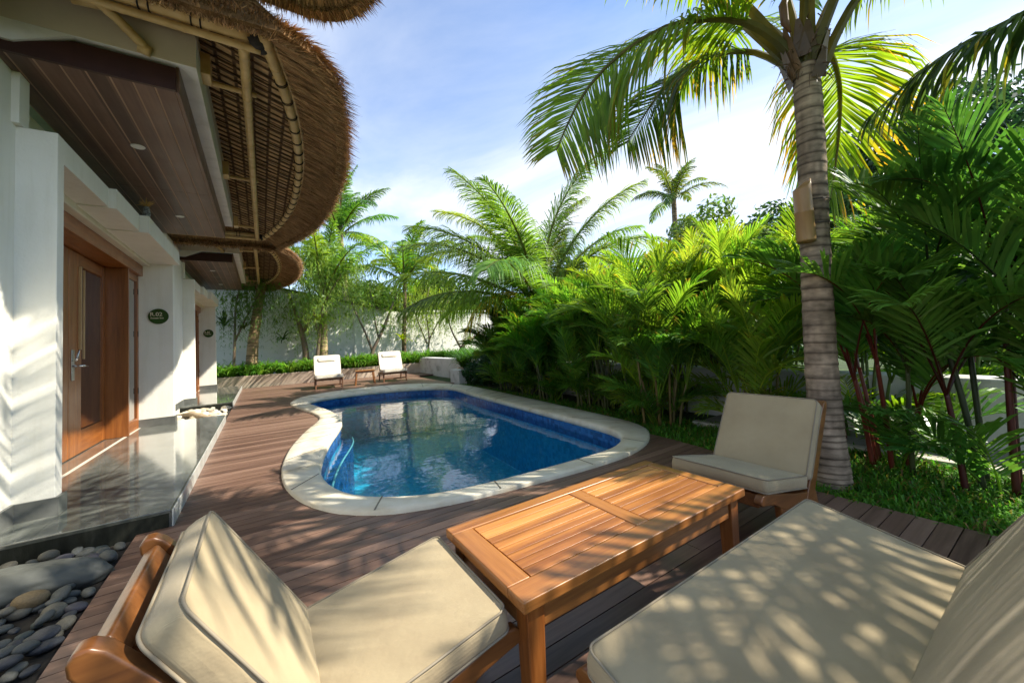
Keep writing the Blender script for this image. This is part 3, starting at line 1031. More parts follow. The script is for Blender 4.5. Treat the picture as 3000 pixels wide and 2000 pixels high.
# ------------------------------------------------------------------ furniture
def rrect(w, d, r, n=6):
    """rounded rectangle loop centred at 0, counter-clockwise, with points along the edges"""
    pts = []
    for cxx, cyy, a0 in ((w / 2 - r, d / 2 - r, 0), (-w / 2 + r, d / 2 - r, pi / 2), (-w / 2 + r, -d / 2 + r, pi), (w / 2 - r, -d / 2 + r, 1.5 * pi)):
        for k in range(n + 1):
            a = a0 + pi / 2 * k / n
            pts.append((cxx + r * cos(a), cyy + r * sin(a)))
    out = []
    for i in range(len(pts)):
        a = V3((*pts[i], 0)); b = V3((*pts[(i + 1) % len(pts)], 0)); L = (b - a).length
        k = max(1, int(L / .04))
        for j in range(k): out.append(a.lerp(b, j / k))
    return out


def cushion(parent, name, w, d, t, M, puff=.009, seed=0, mat=None, r=.024):
    """box cushion with piped seams; M places local (x across, y along, z thickness)"""
    rng = random.Random(seed)
    L = rrect(w, d, r)
    off = V3((rng.random() * 9, rng.random() * 9, rng.random() * 9))
    def ringat(k, z, wob=0.0):
        res = []
        for p in L:
            q = V3((p.x * (1 - k * 2 / w * .5 * w / max(w, d)) if False else p.x, p.y, z))
            # inset by fraction k toward the medial area
            fx = 1 - k; q.x = p.x * fx; q.y = p.y * fx
            res.append(q)
        return res
    def crown(k): return puff * (1 - (1 - k) ** 2.2)
    rings = []
    for k in (.9, .7, .5, .3, .16, .07, .025): rings.append([V3((q.x, q.y, q.z - crown(k))) for q in ringat(k, -t / 2)])
    rings.append(ringat(0, -t / 2 + .001))
    for s in (.2, .5, .8):
        b = .006 * sin(pi * s)
        rr_ = []
        for p in L:
            n = V3((p.x / w, p.y / d, 0)).normalized()
            z = -t / 2 + t * s
            wr = mnoise.noise(V3((p.x * 9, p.y * 9, z * 20)) + off) * .003
            rr_.append(V3((p.x, p.y, z)) + n * (b + wr))
        rings.append(rr_)
    rings.append(ringat(0, t / 2 - .001))
    for k in (.025, .07, .16, .3, .5, .7, .9):
        rings.append([V3((q.x, q.y, q.z + crown(k) + mnoise.noise(V3((q.x * 4, q.y * 4, 1)) + off) * .005 * min(1, k * 4))) for q in ringat(k, t / 2)])
    mb = MB(); n = len(L)
    vs = [M @ p for rg in rings for p in rg]; fs = [tuple(range(n - 1, -1, -1))]
    for j in range(len(rings) - 1):
        for i in range(n):
            k = (i + 1) % n
            fs.append((j * n + i, j * n + k, (j + 1) * n + k, (j + 1) * n + i))
    fs.append(tuple((len(rings) - 1) * n + i for i in range(n)))
    mb.add(vs, fs)
    c = mb.build(name, mat or M_fab, parent, smooth=True)
    for z in (t / 2, -t / 2):
        mb = MB()
        mb.tube([M @ V3((p.x * (1 + .002 / w), p.y * (1 + .002 / d), z + mnoise.noise(V3((p.x * 6, p.y * 6, z)) + off) * .0015)) for p in L], .0033, 6, closed=True)
        mb.build('piping', M_pipe, c, smooth=True)
    return c


def seatset(name, label, cat, W, loc, rz, group, seed):
    """low teak seat: x across, y from the front edge (0) to the back, z up"""
    t = thing(name, loc, label, cat, group, rz)
    local()
    SL = math.atan2(.08, .42)
    # seat cushion top runs from (0,.385) to (.43,.303)
    dl = .455
    cy_, cz_ = .215, .344 - .031
    Ms = Matrix.Translation((0, cy_, cz_)) @ Matrix.Rotation(-SL, 4, 'X')
    cushion(t, 'seat_cushion', W, dl, .060, Ms, seed=seed)
    a = math.atan2(.225, .36)
    # back cushion: front face from (.415,.30) to (.645,.665)
    ln = .435
    mid_ = V3((0, .53, .483)); nb = V3((0, cos(a), -sin(a)))
    Mb = Matrix.Translation(mid_ + nb * .036) @ Matrix.Rotation(pi / 2 - a, 4, 'X')
    cushion(t, 'back_cushion', W, ln, .068, Mb, seed=seed + 5)
    # side frames
    for s in (-1, 1):
        x0 = s * (W / 2 - .004); x1 = x0 - s * .036
        xa, xb = min(x0, x1), max(x0, x1)
        # seat rail with rounded nose
        mb = MB()
        top = [(-.055, .300), (-.035, .318), (.0, .322), (.08, .302), (.30, .245), (.50, .205)]
        bot = [(.52, .135), (.36, .155), (.24, .175), (.16, .205), (.07, .250), (-.01, .268), (-.045, .274), (-.058, .285)]
        mb.prism(top[::-1] + bot[::-1] if False else top + bot, xa, xb, 'x')
        mb.build('seat_rail', M_frame, t, bevel=.007, seg=3)
        # back stile
        mb = MB()
        def along(q, off): return (.398 + sin(a) * q + cos(a) * off, .165 + cos(a) * q - sin(a) * off)
        poly = [along(-.03, .0), along(.2, .012), (along(.48, .030)), along(.575, .042), along(.598, .052), along(.606, .068), along(.598, .084), along(.58, .092), along(.52, .094), along(.25, .090), along(.0, .085), along(-.04, .06)]
        mb.prism(poly, xa - .002, xb + .002, 'x')
        mb.build('back_stile', M_frame, t, bevel=.007, seg=3)
        # legs
        mb = MB()
        mb.prism([(.125, .255), (.235, .215), (.205, .12), (.190, .0), (.135, .0), (.14, .12)], xa + .002, xb - .002, 'x')
        mb.build('leg', M_frame, t, bevel=.008, seg=2)
        mb = MB()
        mb.prism([(.44, .19), (.545, .20), (.60, .0), (.545, .0), (.47, .14)], xa + .002, xb - .002, 'x')
        mb.build('leg', M_frame, t, bevel=.008, seg=2)
    w2 = W / 2 - .054
    mb = MB(); q = along(.555, .066)
    mb.bar((-w2, q[0], q[1]), (w2, q[0], q[1]), .034, .052, up=(0, sin(a), cos(a))); mb.build('top_rail', M_frame, t, bevel=.009, seg=3)
    mb = MB(); q = along(.12, .05); mb.box(-w2, w2, q[0] - .012, q[0] + .012, q[1] - .03, q[1] + .03)
    mb.build('lower_rail', M_frame, t, bevel=.006)
    k = 3 if W < .8 else 7
    for i in range(k):
        x = -w2 + 2 * w2 * (i + .5) / k
        p0 = along(.12, .062); p1 = along(.555, .066); mb = MB()
        mb.bar((x, p0[0], p0[1]), (x, p1[0], p1[1]), .05, .016, up=(0, cos(a), -sin(a)))
        mb.build('back_slat', M_frame, t, bevel=.004)
    mb = MB(); mb.box(-w2, w2, .015, .04, .235, .30); mb.build('front_rail', M_frame, t, bevel=.006)
    mb = MB(); mb.box(-w2, w2, .43, .455, .165, .215); mb.build('rear_rail', M_frame, t, bevel=.006)
    for i in range(4):
        yy = .09 + i * .09
        mb = MB(); zt = .285 - yy * .19
        mb.box(-w2, w2, yy, yy + .05, zt - .028, zt - .010); mb.build('seat_slat', M_frame, t, bevel=.004)
    return t


GS = 'low teak seats with beige cushions round the coffee table'
seatset('lounge_chair', 'low teak armless chair with beige cushions, its back towards the pebble bed', 'armchair', .49, (.525, 1.175, 0), pi / 2, GS, 1)
seatset('lounge_chair', 'low teak armless chair with beige cushions standing in front of the tall palm trunk', 'armchair', .50, (1.915, 1.145, 0), -pi / 2, GS, 2)
seatset('lounge_sofa', 'wide two-seat teak sofa with long beige cushions dappled by palm shade', 'sofa', 1.22, (1.215, .70, 0), pi, GS, 3)

# coffee table
t = thing('coffee_table', (1.105, 1.12, 0), 'rectangular slatted teak coffee table between the low beige seats', 'table')
X0, X1, Y0, Y1, ZT = .545, 1.665, .868, 1.376, .422
for a in (((X0, X1, Y0, Y0 + .082), M_teak), ((X0, X1, Y1 - .055, Y1), M_teak), ((X0, X0 + .078, Y0 + .0825, Y1 - .0555), M_teakY), ((X1 - .055, X1, Y0 + .0825, Y1 - .0555), M_teakY), ((1.082, 1.146, Y0 + .0825, Y1 - .0555), M_teakY)):
    mb = MB(); b = a[0]; mb.box(b[0], b[1], b[2], b[3], ZT - .032, ZT); mb.build('frame_board', a[1], t, bevel=.005, seg=3)
for xa, xb in ((X0 + .0815, 1.079), (1.149, X1 - .0585)):
    mb = MB(); n = 8; ya = Y0 + .0855; st = (Y1 - .0585 - ya) / n
    for i in range(n): mb.box(xa, xb, ya + i * st, ya + (i + 1) * st - .0035, ZT - .026, ZT - .0015)
    mb.build('slat_panel', M_slat, t, bevel=.0015, seg=1)
mb = MB(); mb.box(X0 + .07, X1 - .05, Y0 + .07, Y1 - .05, ZT - .040, ZT - .033); mb.build('slat_backing', M_dark, t)  # near-black sheet behind the gaps between the slats
ins = .022
for lx in (X0 + ins, X1 - ins - .058):
    for ly in (Y0 + ins, Y1 - ins - .058):
        mb = MB(); c = (lx + .029, ly + .029)
        mb.bar((c[0], c[1], ZT - .034), (c[0], c[1], .0), .058, .058, up=(0, 1, 0), w2=.046, h2=.046); mb.build('leg', M_door, t, bevel=.004)
for ly in (Y0 + ins + .008, Y1 - ins - .030):
    mb = MB(); mb.box(X0 + ins + .06, X1 - ins - .06, ly, ly + .022, ZT - .108, ZT - .034); mb.build('apron', M_teak, t, bevel=.003)
for lx in (X0 + ins + .008, X1 - ins - .030):
    mb = MB(); mb.box(lx, lx + .022, Y0 + ins + .06, Y1 - ins - .06, ZT - .108, ZT - .034); mb.build('apron', M_teakY, t, bevel=.003)
local()


def chaise(loc, rz, label):
    t = thing('lounger', loc, label, 'lounge chair', 'pale loungers in front of the planter', rz)
    local()
    W = .66
    # frame
    for s in (-1, 1):
        x = s * (W / 2 + .0)
        mb = MB(); mb.bar((x, -.06, .245), (x, .80, .215), .035, .06); mb.build('side_rail', M_chaise, t, bevel=.006)
        mb = MB(); mb.bar((x * .98, .02, .235), (x * .98, -.02, .0), .04, .04, up=(0, 1, 0), w2=.03, h2=.03); mb.build('leg', M_chaise, t, bevel=.004)
        mb = MB(); mb.bar((x * .98, .66, .22), (x * .98, .74, .0), .04, .04, up=(0, 1, 0), w2=.03, h2=.03); mb.build('leg', M_chaise, t, bevel=.004)
        mb = MB(); mb.bar((x * 1.0, .50, .24), (x * 1.0, .82, .84), .03, .05, up=(0, 1, 0)); mb.build('back_stile', M_chaise, t, bevel=.005)
    mb = MB(); mb.bar((-W / 2, .0, .09), (W / 2, .0, .09), .025, .035); mb.build('stretcher', M_chaise, t, bevel=.004)
    mb = MB(); mb.bar((-W / 2, -.03, .245), (W / 2, -.03, .245), .03, .05); mb.build('front_rail', M_chaise, t, bevel=.005)
    mb = MB(); mb.bar((-W / 2, .80, .80), (W / 2, .80, .80), .03, .04); mb.build('top_rail', M_chaise, t, bevel=.004)
    Ms = Matrix.Translation((0, .22, .312)) @ Matrix.Rotation(-.05, 4, 'X')
    cushion(t, 'seat_pad', .70, .62, .085, Ms, .018, 4, M_fab2, .07)
    a = atan2(.31, .56)
    Mb = Matrix.Translation((0, .645, .60)) @ Matrix.Rotation(pi / 2 - a, 4, 'X')
    cushion(t, 'back_pad', .68, .62, .075, Mb, .014, 6, M_fab2, .05)
    Mp = Matrix.Translation((0, .695, .765)) @ Matrix.Rotation(pi / 2 - a, 4, 'X')
    cushion(t, 'head_pillow', .46, .13, .06, Mp, .02, 8, M_fab2, .05)
    return t


chaise((1.52, 11.80, 0), radians(-4), 'pale canvas lounger with head pillow between the villa terrace and small side table')
chaise((3.30, 11.85, 0), radians(-4), 'pale canvas lounger with head pillow right in front of the dark straight palm trunk')

t = thing('side_table', (2.47, 11.95, 0), 'small square teak side table between the two pale loungers', 'side table', None, radians(-8))
local()
mb = MB()
for i in range(5): mb.box(-.26, .26, -.20 + i * .08, -.20 + i * .08 + .075, .385, .405)
mb.build('table_top', M_teak, t, bevel=.004)
for sx_ in (-1, 1):
    for sy_ in (-1, 1):
        mb = MB(); mb.bar((sx_ * .215, sy_ * .155, .384), (sx_ * .26, sy_ * .18, 0), .04, .04, up=(0, 1, 0), w2=.032, h2=.032); mb.build('leg', M_teak, t, bevel=.003)
for sy_ in (-1, 1):
    mb = MB(); mb.box(-.20, .20, sy_ * .16 - .01, sy_ * .16 + .01, .335, .384); mb.build('apron', M_teak, t)


# ------------------------------------------------------------------ pebbles
def pebble_mesh(seed, col):
    rng = random.Random(seed)
    import bmesh
    bm = bmesh.new(); bmesh.ops.create_icosphere(bm, subdivisions=3, radius=1)
    off = V3((rng.random() * 20, rng.random() * 20, 0))
    for v in bm.verts:
        k = 1 + .16 * mnoise.noise(v.co * .9 + off) + .05 * mnoise.noise(v.co * 2.2 + off)
        v.co = v.co * k
        v.co.z = abs(v.co.z) ** .85 * (1 if v.co.z > 0 else -1)
    me = bpy.data.meshes.new('pebble'); bm.to_mesh(me); bm.free()
    me.polygons.foreach_set('use_smooth', [True] * len(me.polygons))
    ca = me.color_attributes.new('tint', 'FLOAT_COLOR', 'POINT')
    ca.data.foreach_set('color', [x for _ in me.vertices for x in (*col, 1)])
    me.materials.append(M_stone)
    return me


GREY = [(.05, .056, .055), (.068, .073, .07), (.085, .088, .08), (.04, .043, .05), (.105, .105, .092), (.06, .058, .072), (.125, .115, .09), (.05, .062, .06)]
PM = [pebble_mesh(i, GREY[i % len(GREY)]) for i in range(16)]
rng = random.Random(21)
placed = []


def put_pebble(x, y, z, a, b, c, me, label, group, rz=None):
    o = bpy.data.objects.new('pebble', me); COL.objects.link(o)
    o.location = (x, y, z); o.scale = (a, b, c)
    o.rotation_euler = (rng.uniform(-.25, .25), rng.uniform(-.25, .25), rng.uniform(0, pi) if rz is None else rz)
    tag(o, label, 'pebble', group)
    return o


PL = 'smooth grey river pebble in the dark bed between the deck edge and the terrace front'
cnt = 0; tries = 0
while cnt < 250 and tries < 9000:
    tries += 1
    x = rng.uniform(-1.32, -.70); y = rng.uniform(1.75, 3.40)
    if (x + 1.0) ** 2 / .10 + (y - 2.95) ** 2 / .012 < 1: continue
    a = rng.uniform(.026, .052); layer = 0 if cnt < 165 else 1
    ok = all((x - q[0]) ** 2 + (y - q[1]) ** 2 > ((a + q[2]) * (.72 if layer == q[3] else .35)) ** 2 for q in placed)
    if not ok: continue
    placed.append((x, y, a, layer)); cnt += 1
    put_pebble(x, y, -.012 + layer * .030 + rng.uniform(-.004, .006), a, a * rng.uniform(.55, .8), a * rng.uniform(.38, .55), rng.choice(PM), PL, 'river pebbles beside the deck')
o = put_pebble(-.885, 2.80, .03, .06, .04, .036, pebble_mesh(40, (.19, .135, .07)), 'large tan pebble resting against the long grey boulder', None)
tag(o, cat='pebble')
# long boulder
import bmesh
bm = bmesh.new(); bmesh.ops.create_icosphere(bm, subdivisions=5, radius=1)
for v in bm.verts:
    n1 = mnoise.noise(v.co * 1.3 + V3((3, 1, 7))); n2 = mnoise.noise(v.co * 4 + V3((1, 9, 2)))
    v.co *= 1 + .22 * n1 + .05 * n2
    v.co = V3((v.co.x * .36, v.co.y * .105, v.co.z * .10))
me = bpy.data.meshes.new('boulder'); bm.to_mesh(me); bm.free()
me.polygons.foreach_set('use_smooth', [True] * len(me.polygons))
ca = me.color_attributes.new('tint', 'FLOAT_COLOR', 'POINT'); ca.data.foreach_set('color', [x for _ in me.vertices for x in (.07, .074, .066, 1)])
me.materials.append(M_stone)
o = bpy.data.objects.new('boulder', me); COL.objects.link(o); o.location = (-1.02, 2.95, .035); o.rotation_euler = (0, .03, radians(3))
tag(o, 'long smooth grey boulder lying among pebbles below the black terrace front', 'boulder')
# pale stones between the two terraces
WH = [pebble_mesh(60 + i, c) for i, c in enumerate([(.50, .43, .32), (.60, .54, .42), (.42, .35, .25), (.66, .61, .50)])]
for i in range(110):
    x = rng.uniform(-1.25, -.56); y = rng.uniform(8.08, 9.88); a = rng.uniform(.035, .075)
    put_pebble(x, y, .01 + rng.uniform(0, .05), a, a * .7, a * .5, rng.choice(WH), 'pale cream stone in the bed between the two terraces', 'pale stones between the terraces')
mb = MB(); mb.tube([(-1.2, 9.1, .05), (-1.0, 8.8, .08), (-.85, 8.45, .07), (-.7, 8.3, .05)], [.03, .055, .05, .02], 8)
o = mb.build('driftwood', speckled('driftwood', [(.3, (.25, .18, .11)), (.7, (.42, .33, .22))], 8, .8, .3), smooth=True, loc=(-1, 8.7, 0))
tag(o, 'bleached piece of driftwood lying on the pale stones between the terraces', 'driftwood')

# ------------------------------------------------------------------ garden walls, planter, path
mb = MB(); mb.prism([(-2.2, -.2), (5.4, -.2), (5.4, 2.42), (4.35, 2.50), (1.05, 3.20), (-2.2, 3.9)], 16.5, 16.8, 'y')
o = mb.build('garden_wall', M_farwall, loc=(1, 16.6, 0)); tag(o, 'tall white rendered garden wall behind the loungers with a sloping dark-capped top', 'wall')
mb = MB(); mb.bar((-2.2, 16.62, 3.94), (1.05, 16.62, 3.24), .5, .07); mb.bar((1.05, 16.62, 3.24), (4.35, 16.62, 2.54), .5, .07)
c_ = mb.build('coping', M_roofdark); c_.parent = o; c_.location = V3((0, 0, 0)) - o.location
mb = MB(); mb.prism([(1.85, -.2), (2.0, -.2), (2.0, 3.0), (1.85, 3.03)], 16.44, 16.499, 'y'); mb.box(3.05, 3.12, 16.44, 16.499, -.2, 2.78)
c_ = mb.build('pilaster', M_farwall); c_.parent = o; c_.location = V3((0, 0, 0)) - o.location
mb = MB(); mb.box(5.41, 14, 16.55, 16.8, -.2, 2.45); mb.box(5.41, 14, 16.5, 16.85, 2.451, 2.53)
o = mb.build('boundary_wall', M_farwall, loc=(8, 16.6, 0)); tag(o, 'lower white boundary wall running behind the big palm towards the hedge', 'wall')

# planter: curved front wall, soil, end block
PP = [(-1.9, 15.3), (-.5, 14.95), (1.4, 14.62), (2.7, 14.45), (3.6, 14.42), (4.6, 14.40), (5.35, 14.05), (5.7, 13.3), (5.6, 12.2), (5.0, 10.9), (4.45, 9.95)]
def wallstrip(mb, P, th, z0, z1):
    pts = [V3((p[0], p[1], 0)) for p in P]; L = []
    for i in range(len(pts) - 1):
        p0 = pts[max(i - 1, 0)]; p1 = pts[i]; p2 = pts[i + 1]; p3 = pts[min(i + 2, len(pts) - 1)]
        for k in range(6):
            tt = k / 6; L.append(.5 * ((2 * p1) + (p2 - p0) * tt + (2 * p0 - 5 * p1 + 4 * p2 - p3) * tt * tt + (3 * p1 - p0 - 3 * p2 + p3) * tt ** 3))
    L.append(pts[-1]); vs = []; fs = []
    for i, p in enumerate(L):
        d = (L[min(i + 1, len(L) - 1)] - L[max(i - 1, 0)]).normalized(); n = V3((-d.y, d.x, 0)); q = p + n * th
        vs += [V3((p.x, p.y, z0)), V3((p.x, p.y, z1)), V3((q.x, q.y, z1)), V3((q.x, q.y, z0))]
    for i in range(len(L) - 1):
        for k in range(4):
            l = (k + 1) % 4; fs.append((i * 4 + k, i * 4 + l, (i + 1) * 4 + l, (i + 1) * 4 + k))
    fs += [(0, 1, 2, 3), tuple((len(L) - 1) * 4 + k for k in (3, 2, 1, 0))]
    mb.add(vs, fs); return L
mb = MB(); PLN = wallstrip(mb, PP, .14, -.05, .36)
o = mb.build('planter_wall', M_planter, bevel=.012, loc=(2, 14.5, 0)); tag(o, 'long low sandstone planter wall curving behind the loungers', 'planter')
mb = MB(); mb.add([V3((p.x, p.y + .05, .27)) for p in PLN[:31]] + [V3((5.3, 16.5, .27)), V3((-1.9, 16.5, .27))], [tuple(range(33))])
o = mb.build('planter_soil', M_soil, loc=(2, 15, 0)); tag(o, kind='structure')
mb = MB(); mb.box(4.24, 4.46, 9.35, 9.92, -.05, .34)
o = mb.build('end_block', M_lowwall, bevel=.012, loc=(4.4, 9.6, 0)); tag(o, 'short white end block of the planter wall at the far pool corner', 'wall block')

# path and low wall on the garden side
mb = MB(); mb.box(4.30, 4.92, -3, 2.75, -.05, -.012); o = mb.build('path', M_conc, loc=(4.6, 4, 0)); tag(o, kind='structure')
mb = MB(); mb.box(4.20, 4.299, -3, 2.75, -.05, .012); o = mb.build('path_kerb', M_kerb, bevel=.01, loc=(4.25, 4, 0)); tag(o, kind='structure')
mb = MB(); mb.box(4.92, 5.22, -3, 14.5, -.1, .56); o = mb.build('low_garden_wall', M_lowwall, bevel=.02, loc=(5, 4, 0)); tag(o, 'low weathered white wall beyond the path behind the red-stemmed palms', 'wall')
mb = MB()
for i in range(3):
    pass

# ------------------------------------------------------------------ foliage generators
def spline(pts, s):
    n = len(pts) - 1; f = min(max(s, 0), .9999) * n; i = int(f); t = f - i
    p0 = pts[max(i - 1, 0)]; p1 = pts[i]; p2 = pts[i + 1]; p3 = pts[min(i + 2, n)]
    return .5 * ((2 * p1) + (p2 - p0) * t + (2 * p0 - 5 * p1 + 4 * p2 - p3) * t * t + (3 * p1 - p0 - 3 * p2 + p3) * t ** 3)


def jit(c, rng, a=.25, hue=.12):
    k = 1 + rng.uniform(-a, a)
    return (c[0] * k * (1 + rng.uniform(-hue, hue)), c[1] * k, c[2] * k * (1 + rng.uniform(-hue, hue)))


def frond(mb, pts, n, L, w, col, rng, droop=.4, fold=.35, start=.2, r0=.02, tip=None, stemcol=None, aw=70, at=25, uppers=UP, tipcol=None, bunch=0.0, torn=0.0, face=None):
    pts = [V3(p) for p in pts]
    S = [spline(pts, i / 16) for i in range(17)]
    sc = stemcol or (col[0] * 1.6 + .03, col[1] * 1.3 + .03, col[2])
    mb.tube(S, [r0 * (1 - .85 * i / 16) for i in range(17)], 5, sc, caps=False)
    DN = V3((0, 0, -1))
    for i in range(n):
        s = start + (1 - start) * (i + .5) / n
        p = spline(pts, s); t = (spline(pts, min(1, s + .02)) - spline(pts, max(0, s - .02))).normalized()
        u_ = (s - start) / (1 - start); side = t.cross(uppers if face is None else (UP * (1 - u_) + face * (u_ * 1.6)).normalized())
        if side.length < .15: side = t.cross(V3((.3, .8, .1)))
        side.normalize(); nr = side.cross(t)
        u = (s - start) / (1 - start)
        prof = min(1, .45 + 2.4 * u) * (1 - .72 * max(0, (u - .5) / .5) ** 1.6)
        a = radians(aw + (at - aw) * u)
        for sg in (-1, 1):
            if torn and rng.random() < torn: continue
            l = L * prof * rng.uniform(.86, 1.1)
            aa = a + rng.gauss(0, .06); fo = fold + rng.gauss(0, .10)
            d = (side * (sg * cos(fo) * sin(aa)) + t * cos(aa) + nr * (sin(fo) * sin(aa))).normalized()
            dr = droop * rng.uniform(.6, 1.35)
            q0 = p; q1 = p + d * l * .4 + DN * dr * l * .07; q2 = p + d * l * .75 + DN * dr * l * .32; q3 = p + d * l * (1 - .12 * dr) + DN * dr * l * .66
            wv = t - d * t.dot(d)
            if wv.length < .05: wv = nr
            wv.normalize()
            wv = (wv + nr * rng.gauss(0, .25)).normalized()
            ww = w * (.65 + .35 * prof)
            c = jit(col, rng)
            c2 = c
            if tipcol is not None and rng.random() < tipcol[1]: c2 = jit(tipcol[0], rng)
            b = len(mb.v)
            mb.v += [q0 - wv * ww * .22, q0 + wv * ww * .22, q1 - wv * ww * .5, q1 + wv * ww * .5, q2 - wv * ww * .38, q2 + wv * ww * .38, q3]
            mb.c += [c, c, c, c, c2, c2, c2]
            mb.f += [(b, b + 1, b + 3, b + 2), (b + 2, b + 3, b + 5, b + 4), (b + 4, b + 5, b + 6)]
    mb.use_c = True


def arch(base, az, e0, e1, L, n=8, bend=1.4, sway=0.0):
    """rachis polyline leaving `base` at elevation e0 (deg) and ending at e1"""
    pts = [V3(base)]; st = L / n
    for i in range(n):
        s = (i + .5) / n
        e = radians(e0 + (e1 - e0) * s ** bend); a = az + sway * s
        pts.append(pts[-1] + V3((cos(e) * cos(a), cos(e) * sin(a), sin(e))) * st)
    return pts


def trunk(mb, pts, rads, col, rng, ring_gap=.05, n=18, amp=.035, res=.03):
    pts = [V3(p) for p in pts]; P = []; Q = []; C = []
    Ltot = sum((b - a).length for a, b in zip(pts, pts[1:]))
    m = max(30, int(Ltot / res))
    for i in range(m + 1):
        s = i / m; p = spline(pts, s); f = s * (len(rads) - 1); k = min(int(f), len(rads) - 2)
        r = rads[k] + (rads[k + 1] - rads[k]) * (f - k)
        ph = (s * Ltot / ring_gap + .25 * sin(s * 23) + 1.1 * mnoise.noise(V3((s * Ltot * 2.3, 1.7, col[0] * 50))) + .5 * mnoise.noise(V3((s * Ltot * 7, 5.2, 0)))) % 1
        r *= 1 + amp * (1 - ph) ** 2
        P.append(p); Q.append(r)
        C.append(tuple(x * (.30 + .85 * min(1, ph * 3.2)) for x in col))
    b = len(mb.v); mb.tube(P, Q, n, col)
    for i in range(m + 1):
        for k in range(n):
            v = mb.v[b + i * n + k]
            d = (v - P[i]); mb.v[b + i * n + k] = P[i] + d * (1 + .06 * mnoise.noise(v * 6) + .02 * mnoise.noise(v * 25))
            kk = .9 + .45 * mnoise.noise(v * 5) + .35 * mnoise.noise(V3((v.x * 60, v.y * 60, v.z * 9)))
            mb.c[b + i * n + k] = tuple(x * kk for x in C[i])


COCO = (.15, .25, .026); AREC = (.105, .215, .035); LIME = (.175, .29, .042); DARK = (.075, .18, .03); YEL = (.30, .25, .03); GOLD = (.42, .26, .03); OLIV = (.09, .13, .03)

# ------------------------------------------------------------------ the tall palm beside the deck
t = thing('coconut_palm', (3.26, 1.10, 0), 'tall coconut palm with ringed grey trunk at the deck edge carrying a bamboo tube lamp', 'palm')
rng = random.Random(11)
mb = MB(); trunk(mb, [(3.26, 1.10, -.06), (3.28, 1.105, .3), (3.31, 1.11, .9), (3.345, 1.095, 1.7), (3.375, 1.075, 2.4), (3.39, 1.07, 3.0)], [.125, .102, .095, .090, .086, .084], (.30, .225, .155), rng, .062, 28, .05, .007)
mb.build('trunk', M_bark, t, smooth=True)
CB = V3((3.39, 1.07, 2.98))
# fibrous sheaths round the crown shaft
mb = MB()
for k in range(16):
    a = k * 2.4; r = .10
    p = CB + V3((cos(a) * r, sin(a) * r, -.12 + .045 * (k % 7)))
    h = rng.uniform(.16, .34)
    b = p + V3((cos(a) * .035, sin(a) * .035, h * .6)); c = b + V3((cos(a) * .03, sin(a) * .03, h * .4))
    sd = V3((-sin(a), cos(a), 0))
    col = rng.choice([(.12, .065, .03), (.17, .10, .05), (.08, .045, .02)])
    mb.add([p - sd * .06, p + sd * .06, b - sd * .035, b + sd * .035, c - sd * .01, c + sd * .015], [(0, 1, 3, 2), (2, 3, 5, 4)], col)
for k in range(90):
    a = rng.uniform(0, 6.28); p = CB + V3((cos(a) * .12, sin(a) * .12, rng.uniform(-.12, .35)))
    q = p + V3((cos(a) * .06 + rng.gauss(0, .03), sin(a) * .06 + rng.gauss(0, .03), rng.uniform(-.12, .06))); mb.tube([p, p.lerp(q, .5) + V3((0, 0, .01)), q], [.004, .003, .001], 4, (.11, .06, .03), caps=False)
mb.build('leaf_sheath', M_stem, t)
